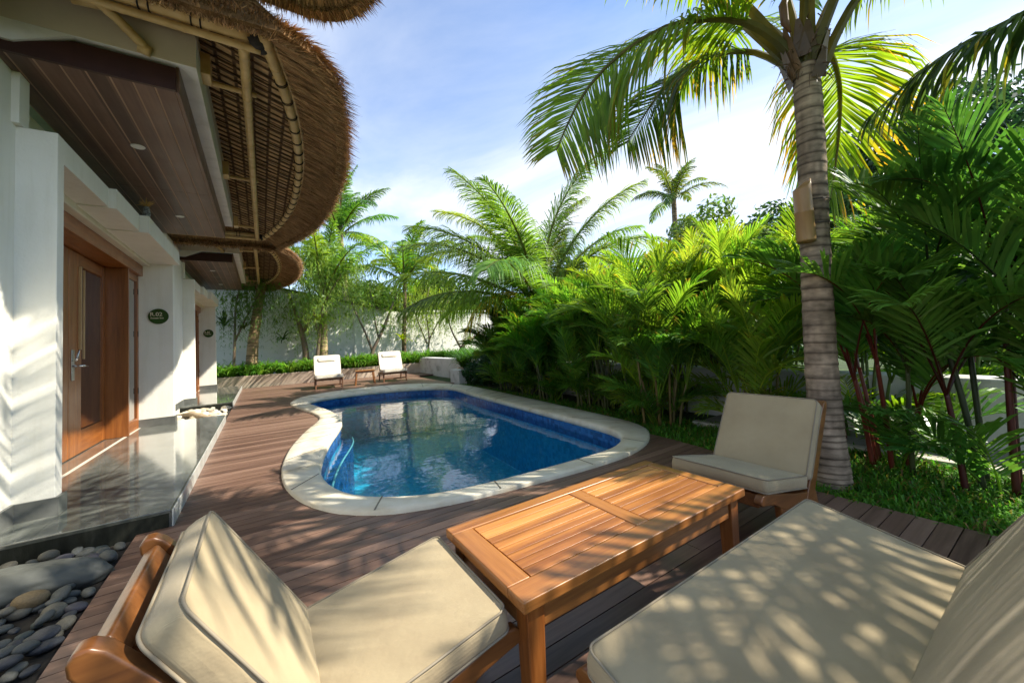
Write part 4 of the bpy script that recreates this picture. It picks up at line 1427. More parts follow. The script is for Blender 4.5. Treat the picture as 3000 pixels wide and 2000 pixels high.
FR = [
    # pts, n, L, w, droop, fold, start, r0, tips
    ([(3.36, 1.09, 2.95), (3.30, 1.137, 3.14), (3.072, 1.281, 3.351), (2.867, 1.475, 3.451), (2.609, 1.714, 3.431), (2.375, 2.004, 3.283), (2.179, 2.215, 3.014), (2.043, 2.391, 2.632)], 175, .80, .020, .42, -.05, .30, .040, ((.22, .19, .02), .35), COCO),
    ([(3.38, 1.12, 2.95), (3.39, 1.22, 3.12), (3.386, 1.429, 3.358), (3.35, 1.689, 3.491), (3.282, 1.977, 3.506), (3.153, 2.198, 3.31), (3.0, 2.45, 2.95)], 110, .70, .020, .62, -.15, .34, .034, ((.33, .22, .03), .4), (.07, .13, .02)),
    ([(3.42, 1.06, 2.95), (3.55, 1.036, 3.10), (3.923, 1.064, 3.33), (4.363, 1.134, 3.20), (4.60, 1.25, 2.80), (4.64, 1.36, 2.3)], 110, .72, .026, .75, -.1, .22, .038, (GOLD, .35), (.15, .24, .022)),
    ([(3.42, 1.03, 2.92), (3.461, .98, 3.0), (3.476, .895, 3.172), (3.558, .762, 3.416), (3.735, .564, 3.692), (3.95, .321, 3.80), (4.25, .0, 3.75), (4.5, -.3, 3.5)], 70, .65, .03, .7, .1, .38, .045, (YEL, .2), COCO),
    ([(3.37, 1.08, 2.98), (3.30, 1.08, 3.2), (3.173, 1.085, 3.5), (2.98, 1.141, 3.8), (2.673, 1.28, 4.0), (2.3, 1.4, 4.0), (1.9, 1.5, 3.75)], 70, .62, .03, .8, .0, .35, .04, (YEL, .2), COCO),
    ([(3.37, 1.04, 2.98), (3.32, 1.0, 3.2), (3.15, .92, 3.55), (2.80, .78, 3.85), (2.4, .62, 3.92), (1.95, .45, 3.75)], 66, .60, .03, .8, .0, .35, .04, (YEL, .2), COCO),  # this frond and the next two sit overhead, added for their shadows
    ([(3.40, 1.05, 3.0), (3.40, .9, 3.35), (3.38, .5, 3.8), (3.25, .0, 4.0), (3.05, -.6, 3.9)], 66, .60, .03, .8, .1, .3, .04, (YEL, .2), COCO),
    ([(3.42, 1.10, 3.0), (3.55, 1.25, 3.4), (3.8, 1.6, 3.95), (4.1, 2.1, 4.2), (4.4, 2.7, 4.1)], 66, .60, .03, .7, .15, .3, .04, (YEL, .2), COCO),
    ([(3.37, 1.10, 3.0), (3.2, 1.3, 3.5), (2.9, 1.6, 4.1), (2.4, 1.9, 4.5), (1.9, 2.15, 4.55), (1.35, 2.4, 4.3)], 70, .62, .03, .7, .0, .28, .04, (YEL, .2), COCO),  # this and the next: unseen fronds added to dapple the near pillar
    ([(3.38, 1.12, 3.0), (3.25, 1.5, 3.7), (2.9, 1.95, 4.5), (2.3, 2.4, 5.0), (1.6, 2.8, 5.0), (1.0, 3.0, 4.6)], 70, .62, .03, .7, .0, .28, .04, (YEL, .2), COCO),
    ([(3.38, 1.04, 2.98), (3.30, .80, 3.4), (3.05, .35, 3.85), (2.65, -.2, 4.05), (2.2, -.75, 3.95), (1.8, -1.2, 3.6)], 70, .66, .034, .8, .0, .28, .04, (YEL, .2), COCO),  # this and the next: unseen fronds added to shade the left chair
    ([(3.37, 1.06, 2.98), (3.2, .95, 3.5), (2.9, .6, 4.0), (2.5, .1, 4.3), (2.0, -.4, 4.3), (1.5, -.8, 4.0)], 70, .66, .034, .8, .0, .28, .04, (YEL, .2), COCO),
    ([(3.39, 1.07, 3.0), (3.41, 1.05, 3.5), (3.46, 1.0, 4.1), (3.6, .85, 4.7), (3.85, .6, 5.0)], 66, .60, .03, .5, .3, .25, .035, (YEL, .15), (.08, .18, .02)),
]
for fi, (pts, n, L, w_, dr, fo, st, r0_, tc_, colr) in enumerate(FR):
    mb = MB(); frond(mb, pts, n, L, w_, colr, rng, droop=dr, fold=fo, start=st, r0=r0_, tipcol=tc_, stemcol=(.16, .15, .055), aw=74, at=46 if fi < 2 else 25, face=V3((-.55, -.80, .2)) if fi < 2 else None)
    mb.build('frond', M_leaf, t)
# dry spathe hanging at the crown
mb = MB(); mb.tube([(3.20, 1.06, 3.52), (3.17, 1.10, 3.40), (3.175, 1.10, 3.28), (3.20, 1.08, 3.20)], [.015, .03, .028, .008], 8, (.15, .07, .035)); mb.build('dry_spathe', M_stem, t, smooth=True)
local()
# bamboo lamp
t = thing('bamboo_lamp', (3.165, 1.09, 1.70), 'cut bamboo tube lamp with slanted top strapped to the tall palm trunk', 'lamp')
mb = MB(); n = 20; vs = []; fs = []
c0 = V3((3.185, 1.10, 0)) + V3((rr.x, rr.y, 0)).normalized() * .065; cr = V3((rr.x, rr.y, 0)).normalized()
for (z, r, sl_) in ((1.665, .056, 0), (1.68, .059, 0), (1.87, .057, 0), (1.875, .061, 0), (1.883, .057, 0), (2.03, .056, .0), (2.075, .056, .06), (2.07, .047, .06), (1.69, .047, 0), (1.675, .047, 0)):
    for k in range(n):
        a = 2 * pi * k / n
        vs.append(c0 + V3((cos(a) * r - .0, sin(a) * r, z + sl_ * (V3((cos(a), sin(a), 0)).dot(cr)) * .7)) - cr * .055)
m = 10
for j in range(m):
    for k in range(n):
        l = (k + 1) % n; jn = (j + 1) % m
        fs.append((j * n + k, j * n + l, jn * n + l, jn * n + k))
mb.add(vs, fs); mb.build('tube', speckled('lamp_bamboo', [(.3, (.24, .13, .05)), (.55, (.36, .21, .085)), (.8, (.46, .29, .13))], 9, .4, .15, 40, stretch=(1, 1, .2)), t, smooth=True)
mb = MB()
for z in (1.80, 1.97):
    ring(mb, V3((3.345, 1.095, z)), (0, 0, 1), .112, .004)
mb.build('strap', M_rope, t)
local()


# ------------------------------------------------------------------ clumping palms
def clump(name, loc, label, cat, group, seed, ns=9, h=(.3, 1.3), spread=.22, L=(.9, 1.35), nf=5, leafL=.40, leafw=.019, col=AREC, stemcol=(.10, .16, .03), stem_r=.016, mat=None, tipcol=None, n_leaf=26, fold=.5, droop=.38, redstem=None, e0=(66, 88), e1=(-25, 55), extra_low=12, aw=56, at=20):
    t = thing(name, loc, label, cat, group)
    rng = random.Random(seed); base = V3(loc)
    ms = MB(); ml = MB()
    for i in range(ns):
        a = rng.uniform(0, 2 * pi); r = spread * sqrt(rng.random()); b = base + V3((cos(a) * r, sin(a) * r, -.04))
        hh = rng.uniform(*h); lean = V3((cos(a), sin(a), 0)) * rng.uniform(.02, .22) * hh
        top = b + lean + UP * hh
        pts = [b, b.lerp(top, .5) - lean * .12, top]
        sc = jit(redstem if (redstem and rng.random() < .6) else stemcol, rng, .2)
        S = [spline(pts, k / 8) for k in range(9)]
        if redstem is None: ms.tube(S, [stem_r * (1.15 - .35 * k / 8) for k in range(9)], 6, sc)
        else:
            m1 = MB(); m1.tube(S, [stem_r * (1.15 - .35 * k / 8) for k in range(9)], 8, sc); m1.build('stem', M_stem, t, smooth=True)
        a0 = rng.uniform(0, 2 * pi)
        for k in range(nf):
            az = a0 + k * 2.4 + rng.uniform(-.3, .3)
            if rng.random() < .5: az = a + rng.uniform(-1.1, 1.1)
            LL = rng.uniform(*L)
            P = arch(top - UP * .05, az, rng.uniform(*e0), rng.uniform(*e1), LL, 7, 1.3, rng.uniform(-.25, .25))
            frond(ml, P, n_leaf, leafL * rng.uniform(.85, 1.1), leafw, jit(col, rng, .35, .2), rng, droop=droop, fold=fold, start=.22, r0=.009, aw=aw, at=at, stemcol=sc if redstem else None, tipcol=tipcol)
    for k in range(extra_low):
        az = rng.uniform(0, 2 * pi); P = arch(base + V3((cos(az) * .1, sin(az) * .1, .02)), az, rng.uniform(45, 75), rng.uniform(-20, 20), rng.uniform(.5, .95), 6)
        frond(ml, P, max(10, n_leaf // 2), leafL * .85, leafw, jit(col, rng, .35, .2), rng, droop=.4, fold=.45, start=.15, r0=.007, tipcol=tipcol, aw=aw, at=at)
    if ms.v: ms.build('stems', M_stem, t, smooth=True)['kind'] = 'stuff'
    ml.build('fronds', mat or M_leaf, t)
    local()
    return t


HG = 'palm clumps in the hedge along the pool'
specs = [
    # x, y, h range, count, colour, label
    (4.42, 2.12, (.25, 1.15), 9, LIME, 'bright lime palm clump with orange-brown stems behind the chair by the palm trunk'),
    (3.98, 3.02, (.3, 1.2), 9, AREC, 'bushy palm clump with dense dark stems beside the near garden-side pool corner'),
    (4.75, 3.35, (.5, 1.5), 9, LIME, 'upright fresh green palm clump rising behind the near pool corner clump'),
    (4.35, 4.1, (.3, 1.15), 9, AREC, 'low arching palm clump on the lawn, second from the near pool corner'),
    (4.75, 5.0, (.3, 1.25), 9, AREC, 'mid green palm clump half way along the garden side of the pool'),
    (4.55, 5.9, (.3, 1.2), 9, (.035, .10, .014), 'darker palm clump past half way along the garden side of the pool'),
    (4.85, 6.8, (.3, 1.2), 9, AREC, 'loose palm clump opposite the waist of the kidney shaped pool'),
    (4.75, 7.7, (.3, 1.1), 9, (.03, .09, .014), 'shaded palm clump towards the far pool end, before the fern-like bush'),
    (5.5, 4.3, (.6, 1.6), 8, LIME, 'tall light palm clump in the second row behind the low white wall'),
    (5.6, 6.2, (.6, 1.6), 8, AREC, 'tall palm clump in the second row beneath the big arching palm'),
    (4.25, 3.55, (.25, .9), 9, LIME, 'low leafy palm clump squeezed between the two clumps at the near pool corner'),
    (4.30, 4.6, (.25, 1.0), 9, AREC, 'low palm clump at the lawn edge, third along the pool side'),
    (4.25, 5.45, (.25, 1.0), 9, (.06, .16, .018), 'short dark palm clump at the lawn edge half way along the pool'),
    (4.40, 6.4, (.25, 1.0), 9, AREC, 'short palm clump at the lawn edge opposite the pool waist'),
    (4.45, 7.25, (.25, 1.0), 9, AREC, 'short palm clump at the lawn edge near the far pool corner'),
    (5.2, 3.0, (.7, 1.7), 9, LIME, 'tall upright lime palm clump showing above the near pool corner hedge'),
    (5.35, 5.2, (.7, 1.6), 8, LIME, 'tall lime palm clump in the second row half way along the pool'),
    (5.7, 2.5, (.6, 1.6), 9, LIME, 'tall yellow-green palm clump seen just left of the bamboo lamp'),
]
for i, (x, y, hr, ns, colr, lab) in enumerate(specs):
    clump('areca_palm', (x, y, -.03), lab, 'palm clump', HG, 100 + i, ns=ns, h=hr, col=colr, tipcol=(YEL, .10) if i % 2 == 0 else ((.16, .11, .04), .08), stemcol=(.14, .10, .03) if i in (0, 1) else (.07, .08, .025), n_leaf=38)

# ------------------------------------------------------------------ dark red-stemmed palms on the right
RS = (.15, .022, .010)
RG = 'dark red-stemmed palm clumps by the path'
clump('lipstick_palm', (4.02, .92, -.03), 'red-stemmed palm clump just right of the tall trunk with sunlit low leaves', 'palm clump', RG, 301, ns=7, h=(.35, 1.15), spread=.20, L=(.85, 1.2), nf=5, leafL=.46, leafw=.023, col=(.085, .21, .03), stemcol=(.045, .055, .016), redstem=RS, stem_r=.016, mat=M_leafdark, n_leaf=42, droop=.32, extra_low=9)
clump('lipstick_palm', (3.86, .38, -.03), 'almost black red-stemmed palm clump at the picture edge with the tallest dark fronds', 'palm clump', RG, 302, ns=8, h=(.4, 1.3), spread=.24, L=(.9, 1.3), nf=5, leafL=.46, leafw=.023, col=DARK, stemcol=(.03, .04, .012), redstem=(.07, .012, .008), stem_r=.017, mat=M_leafdark, n_leaf=42, droop=.3, extra_low=6)
clump('lipstick_palm', (4.75, 1.35, -.03), 'dark palm clump standing by the low white wall behind the tall trunk', 'palm clump', RG, 303, ns=7, h=(.4, 1.1), spread=.2, L=(.9, 1.2), nf=5, leafL=.42, leafw=.022, col=(.14, .27, .025), redstem=(.12, .03, .012), stem_r=.015, mat=M_leaf, n_leaf=38, droop=.35)
clump('lipstick_palm', (6.7, 1.1, -.03), 'tall sunlit palm clump beyond the low white wall, seen between the red stems', 'palm clump', RG, 304, ns=9, h=(.8, 1.9), spread=.3, L=(1.1, 1.5), nf=6, leafL=.44, leafw=.024, col=(.11, .24, .025), redstem=(.12, .05, .015), stem_r=.015, mat=M_leaf, n_leaf=38, droop=.35)

# coconut palm outside the frame on the right whose frond reaches into the picture
t = thing('coconut_palm', (4.3, -.65, 0), 'coconut palm off to the right whose grey-green drooping frond reaches across the sky', 'palm')
rng = random.Random(41)
mb = MB(); trunk(mb, [(4.3, -.65, -.05), (4.32, -.63, 1.2), (4.34, -.6, 2.4)], [.15, .12, .11], (.25, .21, .16), rng, .055); mb.build('trunk', M_bark, t, smooth=True)
F5 = [(4.33, -.58, 2.35), (4.15, -.30, 2.80), (3.98, -.045, 2.953), (3.936, .171, 2.93), (3.889, .387, 2.885), (3.871, .585, 2.80), (3.83, .85, 2.62)]
mb = MB(); frond(mb, F5, 60, .42, .028, (.045, .085, .035), rng, droop=1.05, fold=-.25, start=.3, r0=.03, tipcol=(YEL, .15), torn=.12); mb.build('frond', M_leaf, t)  # leaf colour darkened to paint its backlit underside
for az, e0, e1, L in ((radians(190), 62, -40, 2.3), (radians(203), 55, -25, 2.3), (radians(235), 70, -35, 2.2), (radians(280), 60, -40, 2.0), (radians(330), 65, -40, 2.0)):  # unseen fronds, added to throw shade on the sofa
    mb = MB(); frond(mb, arch((4.34, -.6, 2.38), az, e0, e1, L, 8), 56, .55, .03, COCO, rng, droop=.8, fold=0, start=.25, r0=.035, tipcol=(YEL, .15)); mb.build('frond', M_leaf, t)
local()


# ------------------------------------------------------------------ other coconut palms
def coco(loc, h, label, seed, nf=14, L=2.2, leafL=.5, trunk_r=.12, lean=(0, 0), col=COCO, e1=(-60, -5), tipcol=None, n_leaf=44, group='coconut palms in the garden', e0=(40, 86), lw=.03, azs=None, trunkcol=(.26, .19, .12), extra=None, droop=.75):
    t = thing('coconut_palm', loc, label, 'palm', group)
    rng = random.Random(seed); b = V3(loc); top = b + V3((lean[0], lean[1], h))
    if h > .35:
        mb = MB(); trunk(mb, [b - UP * .1, b.lerp(top, .33) - V3((lean[0], lean[1], 0)) * .1, b.lerp(top, .67), top], [trunk_r * 1.25, trunk_r, trunk_r * .9, trunk_r * .85], trunkcol, rng, .09, 12); mb.build('trunk', M_bark, t, smooth=True)
    mb = MB()
    for k in range(nf):
        az = (azs[k] if azs else k * 2.399 + rng.uniform(-.25, .25)); f = (k + .5) / nf
        P = arch(top - UP * .05, az, e0[1] - (e0[1] - e0[0]) * f + rng.uniform(-6, 6), e1[1] + (e1[0] - e1[1]) * f + rng.uniform(-10, 10), L * rng.uniform(.85, 1.08), 8, 1.5, rng.uniform(-.15, .15))
        frond(mb, P, n_leaf, leafL, lw, jit(col, rng, .3, .2), rng, droop=droop, fold=rng.uniform(-.05, .25), start=.16, r0=.03 * L / 2.2, tipcol=tipcol, stemcol=(.16, .17, .05))
    if extra: extra(mb, top, rng)
    mb.build('fronds', M_leaf, t)
    local(); return t


def yellow_frond(mb, top, rng):
    P = [top + V3((0, 0, .05)), top + V3((-.5, -.1, .30)), top + V3((-1.05, .1, .36)), top + V3((-1.5, .35, .08)), top + V3((-1.75, .55, -.50))]
    frond(mb, P, 46, .62, .022, (.62, .52, .07), rng, droop=1.2, fold=-.2, start=.15, r0=.03, stemcol=(.42, .34, .08), tipcol=((.45, .3, .05), .3))


coco((5.45, 7.25, -.05), 1.8, 'huge stemless coconut palm with fan of long arching fronds and one yellow drooping frond', 401, nf=27, L=3.75, leafL=.95, lw=.024, col=(.15, .24, .05), n_leaf=165, azs=[radians(-62 + (k * .618 % 1) * 285) for k in range(27)], e0=(16, 88), e1=(-50, 35), droop=.8, extra=yellow_frond)
coco((4.72, 15.6, .25), 3.35, 'slender coconut palm with dark straight trunk before the white wall behind the farther lounger', 402, nf=12, L=3.0, leafL=.75, trunk_r=.085, lean=(.12, -.1), col=(.13, .25, .04), e0=(30, 88), e1=(-50, 45), tipcol=((.3, .3, .03), .3), trunkcol=(.16, .11, .07), n_leaf=80, lw=.04)
coco((1.85, 15.55, .25), 2.7, 'coconut palm with pale ringed trunk rising straight behind the nearer lounger', 403, nf=12, L=3.4, leafL=.7, trunk_r=.125, lean=(.05, .1), col=(.14, .25, .05), e0=(40, 86), e1=(-25, 50), trunkcol=(.46, .33, .19), n_leaf=80, lw=.045)
coco((-.30, 15.55, .25), 3.9, 'leaning coconut palm with rough brown trunk at the villa end of the planter', 404, nf=11, L=2.8, leafL=.6, trunk_r=.15, lean=(.42, .1), col=(.12, .22, .045), trunkcol=(.36, .25, .14), n_leaf=46, lw=.04)
coco((3.3, 18.6, 0), 6.1, 'tall coconut palm behind the garden wall whose top shows beside the round thatch', 405, nf=12, L=3.3, leafL=.75, trunk_r=.13, lean=(-.3, 0), col=(.10, .22, .05), e0=(30, 88), e1=(-30, 55), n_leaf=80, lw=.05)
coco((19.43, 13.0, 0), 8.5, 'distant lone coconut palm standing above the treetops against white cloud', 406, nf=13, L=2.9, leafL=.65, trunk_r=.16, lean=(.1, -.1), col=(.075, .13, .03), e0=(10, 86), e1=(-60, 30), tipcol=((.2, .18, .03), .25), n_leaf=40, lw=.06)
coco((15.0, 18.0, 0), 5.6, 'small distant palm half hidden behind the great arching palm fronds', 407, nf=10, L=1.8, leafL=.5, trunk_r=.12, col=(.05, .10, .025), n_leaf=30, lw=.06)
coco((6.6, 3.4, 0), 1.3, 'stout palm with stiff upright fan of blue-green leaflets behind the hedge', 408, nf=9, L=1.7, leafL=.55, trunk_r=.09, col=(.05, .12, .04), e0=(30, 85), e1=(-40, 40), n_leaf=30, lw=.05)




# ------------------------------------------------------------------ broadleaf trees and shrubs
def leafcloud(mb, centers, n, size, col, rng, flat=.3):
    tot = sum(c[1] ** 2 for c in centers)
    for c, r, *k in centers:
        kk = k[0] if k else 1.0; c = V3(c)
        for _ in range(int(n * r * r / tot)):
            d = V3((rng.gauss(0, 1), rng.gauss(0, 1), rng.gauss(0, 1))).normalized() * r * rng.uniform(.45, 1.05) ** .6
            p = c + V3((d.x, d.y, d.z * .8)) + V3((rng.gauss(0, .06), rng.gauss(0, .06), rng.gauss(0, .06))) * r
            nrm = (d.normalized() * .7 + V3((rng.gauss(0, .6), rng.gauss(0, .6), rng.gauss(.35, .6)))).normalized()
            x = nrm.cross(V3((rng.gauss(0, 1), rng.gauss(0, 1), rng.gauss(0, 1))))
            if x.length < .05: continue
            x.normalize(); y = nrm.cross(x); s = size * rng.uniform(.6, 1.35)
            cc = jit(tuple(q * kk for q in col), rng, .3, .2)
            mb.add([p - x * s, p + y * s * .42, p + x * s, p - y * s * .42], [(0, 1, 2, 3)], cc)


def tree(name, loc, h, label, seed, lumps, n, size, col, trunk_r=.12, cat='tree', group=None, branches=5, mat=None, tcol=(.16, .12, .08)):
    t = thing(name, loc, label, cat, group); rng = random.Random(seed); b = V3(loc)
    L = [(V3(loc) + V3(c), r, *k) for c, r, *k in lumps]
    mb = MB(); hub = b + UP * h * .45 + V3((rng.gauss(0, .1), rng.gauss(0, .1), 0))
    mb.tube([b - UP * .1, b.lerp(hub, .5) + V3((rng.gauss(0, .05), 0, 0)), hub], [trunk_r, trunk_r * .8, trunk_r * .65], 8, tcol)
    for c, r, *k in L[:branches + 4]:
        m_ = hub.lerp(c, .5) + V3((rng.gauss(0, .1), rng.gauss(0, .1), .1 * r))
        mb.tube([hub, m_, c + V3((0, 0, r * .3))], [trunk_r * .5, trunk_r * .3, trunk_r * .1], 6, tcol)
    mb.build('trunk', M_stem, t, smooth=True)
    mb = MB(); leafcloud(mb, L, n, size, col, rng); mb.build('crown', mat or M_leaf2, t)
    local(); return t


def lumps(seed, n, rx, ry, z0, z1, r0, r1):
    rng = random.Random(seed); out = []
    for _ in range(n):
        a = rng.uniform(0, 6.28); k = sqrt(rng.random()); z = rng.uniform(z0, z1)
        sh = sqrt(max(.1, 1 - ((z - (z0 + z1) / 2) / ((z1 - z0) * .62)) ** 2))
        out.append(((cos(a) * rx * k * sh, sin(a) * ry * k * sh, z), rng.uniform(r0, r1), rng.uniform(.6, 1.35)))
    return out


BG = 'trees beyond the garden'
tree('broadleaf_tree', (23.5, 3.6, 0), 9, 'large dark blue-green rounded tree far behind the red-stemmed palms', 501, lumps(1, 34, 3.4, 3.8, 3.5, 9.3, 1.0, 1.9), 15000, .17, (.030, .075, .032), .3, group=BG)
tree('broadleaf_tree', (17.5, 9.6, 0), 6, 'light feathery tree just right of the distant lone palm', 502, lumps(2, 18, 2.0, 2.2, 3.4, 7.0, .5, 1.0), 6000, .13, (.10, .17, .025), .15, group=BG)
tree('broadleaf_tree', (20, 7.0, 0), 6, 'low green tree between the distant lone palm and the tall trunk', 503, lumps(3, 18, 2.6, 2.6, 3.0, 6.3, .7, 1.2), 6000, .15, (.055, .12, .02), .15, group=BG)
tree('broadleaf_tree', (13.5, 8.3, 0), 4, 'yellow-green shrubby tree below the distant lone palm', 504, lumps(4, 14, 1.3, 1.5, 2.0, 4.2, .5, .8), 5000, .12, (.17, .20, .02), .1, group=BG)
tree('broadleaf_tree', (12.8, 14.6, 0), 4, 'dark shrubby tree filling behind the great arching palm', 505, lumps(5, 24, 2.2, 2.0, .6, 4.0, .6, 1.1), 8000, .12, (.035, .085, .018), .12, group=BG)
tree('broadleaf_tree', (8.8, 20.5, 0), 4, 'bright green tree showing over the lower boundary wall', 506, lumps(6, 24, 3.0, 1.6, 1.8, 4.4, .6, 1.1), 8000, .14, (.08, .16, .02), .12, group=BG)
tree('broadleaf_tree', (4.6, 20.8, 0), 4, 'sunny green tree over the wall between the two slender palms', 507, lumps(7, 18, 2.2, 1.4, 2.2, 4.1, .5, .9), 6000, .13, (.10, .19, .02), .12, group=BG)
tree('broadleaf_tree', (10.6, 4.6, 0), 3.4, 'dense green shrub tree behind the second hedge row', 508, lumps(8, 26, 2.0, 2.0, .4, 2.7, .6, 1.0), 9000, .10, (.09, .19, .025), .1, group=BG)
tree('broadleaf_tree', (10.4, 1.3, 0), 3.4, 'dense green shrub tree beyond the low wall behind the tall trunk', 509, lumps(9, 24, 1.8, 2.0, .4, 2.8, .6, 1.0), 8000, .10, (.10, .21, .025), .1, group=BG)
tree('broadleaf_tree', (10.6, 7.4, 0), 3.4, 'shady shrub tree behind the stemless coconut palm', 510, lumps(10, 24, 1.9, 2.2, .4, 2.4, .6, 1.0), 8000, .10, (.07, .15, .02), .1, group=BG)
tree('broadleaf_tree', (9.4, -1.9, 0), 3.8, 'dark shrub tree at the picture edge beyond the low wall', 511, lumps(11, 20, 1.6, 1.8, .5, 3.8, .6, 1.0), 6000, .10, (.03, .085, .016), .1, group=BG)


# weeping trees against the wall
def weeping(loc, label, seed, h, pts, n, col, drop=(.5, 1.5), tcol=(.17, .12, .08)):
    t = thing('weeping_tree', loc, label, 'tree', 'weeping trees in the planter'); rng = random.Random(seed); b = V3(loc)
    mb = MB(); tips = []
    for P in pts:
        Q = [b + V3(p[:3]) for p in P[0]]; r = P[1]
        S = [spline(Q, k / 10) for k in range(11)]
        mb.tube(S, [r * (1 - .75 * k / 10) for k in range(11)], 8, tcol)
        tips += [S[k] for k in range(6, 11)]
    mb.build('trunk', M_stem, t, smooth=True)
    mb = MB()
    for i in range(n):
        p = rng.choice(tips) + V3((rng.gauss(0, .32), rng.gauss(0, .32), rng.gauss(.05, .28)))
        L = rng.uniform(*drop); a = rng.uniform(0, 6.28); o_ = V3((cos(a), sin(a), 0)) * rng.uniform(.05, .3)
        c = jit(col, rng, .35, .15); K = 7
        prev = p; w_ = rng.uniform(.006, .011)
        sd = V3((-sin(a), cos(a), 0)); b0 = len(mb.v)
        for k in range(K + 1):
            s = k / K; q = p + o_ * (1 - (1 - s) ** 2) + UP * (.12 * sin(s * 2.2) - L * s ** 1.5)
            mb.v += [q - sd * w_ * (1 - .5 * s), q + sd * w_ * (1 - .5 * s)]; mb.c += [c, c]
            if k: mb.f.append((b0 + 2 * k - 2, b0 + 2 * k - 1, b0 + 2 * k + 1, b0 + 2 * k))
            if k > 1:
                for _ in range(3):
                    d = V3((rng.gauss(0, .8), rng.gauss(0, .8), -1.6)).normalized() * rng.uniform(.07, .16); e = len(mb.v)
                    x = d.cross(V3((rng.gauss(0, 1), rng.gauss(0, 1), 0)))
                    x = x.normalized() * .0065 if x.length > .001 else V3((.006, 0, 0))
                    mb.v += [q - x, q + x, q + d]; mb.c += [c, c, c]; mb.f.append((e, e + 1, e + 2))
    mb.use_c = True
    mb.build('crown', M_leaf, t); local(); return t


weeping((1.55, 15.35, .25), 'pale weeping tree whose feathery strands hang round the ringed palm trunk', 601, 4, [([(0, 0, 0), (.15, .05, 1.2), (.3, -.1, 2.6), (.45, -.2, 4.3)], .07), ([(.15, .05, 1.2), (-.1, -.2, 2.6), (-.3, -.3, 3.9)], .04), ([(.3, -.1, 2.4), (.9, -.3, 3.5), (1.3, -.3, 4.0)], .04), ([(.3, -.1, 2.6), (.1, -.4, 3.6), (.1, -.5, 4.6)], .03)], 900, (.23, .35, .10), (.6, 1.9))
weeping((1.30, 15.65, .25), 'weeping tree with thick twisted bare trunk between leaning palm and nearer lounger', 602, 3.5, [([(0, 0, 0), (-.02, 0, .9), (-.22, .05, 1.9), (-.5, .05, 2.9)], .13), ([(-.1, 0, 1.4), (.25, 0, 2.1), (.55, .1, 2.9)], .06)], 260, (.16, .27, .06), (.5, 1.0), (.20, .13, .08))
weeping((3.42, 15.6, .25), 'forked slender tree with bare V-shaped branches left of the farther lounger', 603, 4, [([(0, 0, 0), (.1, 0, .6), (.55, 0, 1.5), (1.0, .05, 2.6), (1.3, .05, 3.3)], .085), ([(.12, 0, .6), (-.15, 0, 1.4), (-.55, .05, 2.4), (-.8, .05, 3.2)], .05), ([(.35, 0, 1.1), (.15, -.1, 2.2), (.05, -.1, 3.4)], .035)], 330, (.18, .29, .06), (.5, 1.1), (.15, .11, .08))
weeping((5.6, 15.6, .25), 'airy weeping tree with thin stems right of the dark straight palm trunk', 604, 4, [([(0, 0, 0), (.2, 0, 1.0), (.1, 0, 2.2), (.3, 0, 3.2)], .05), ([(.1, 0, .8), (-.3, 0, 1.9), (-.5, 0, 2.9)], .035), ([(.2, 0, 1.0), (.8, 0, 2.0), (1.2, 0, 2.8)], .035)], 480, (.24, .34, .07), (.5, 1.2))
weeping((7.2, 15.4, .25), 'low crooked tree bending sideways by the far corner of the planter', 605, 2.5, [([(0, 0, 0), (-.1, -.1, .5), (.3, -.2, .9), (1.1, -.3, 1.1)], .12), ([(.2, -.2, .8), (.4, -.2, 1.8), (.3, -.3, 2.8)], .05), ([(-.1, -.1, .5), (-.5, 0, 1.4), (-.7, 0, 2.4)], .05)], 280, (.13, .23, .04), (.4, 1.0))
weeping((-.75, 15.5, .25), 'drooping foliage tree in the shade at the villa end of the planter', 606, 3, [([(0, 0, 0), (.05, 0, 1.2), (.1, 0, 2.4), (.3, 0, 3.3)], .05), ([(.05, 0, 1.2), (.5, 0, 2.3), (.9, -.1, 3.1)], .035)], 320, (.11, .20, .06), (.6, 1.5))


def rosette(loc, label, seed, n, L, w_, col, name='birds_nest_fern', up=(10, 75), group='ferns fixed to the trunks and wall'):
    rng = random.Random(seed); b = V3(loc); mb = MB()
    for k in range(n):
        az = k * 2.399 + rng.uniform(-.3, .3); P = arch(b, az, rng.uniform(*up), rng.uniform(-70, -10), L * rng.uniform(.7, 1.1), 6)
        d = V3((-sin(az), cos(az), 0)); c = jit(col, rng, .3, .15); b0 = len(mb.v)
        for i, p in enumerate(P):
            s = i / (len(P) - 1); ww = w_ * (.35 + 1.3 * s - 1.5 * s * s + .02)
            mb.v += [p - d * ww, p + d * ww]; mb.c += [c, c]
            if i: mb.f.append((b0 + 2 * i - 2, b0 + 2 * i - 1, b0 + 2 * i + 1, b0 + 2 * i))
    mb.use_c = True
    o = mb.build(name, M_leaf, None, loc=loc); tag(o, label, 'fern', group); return o


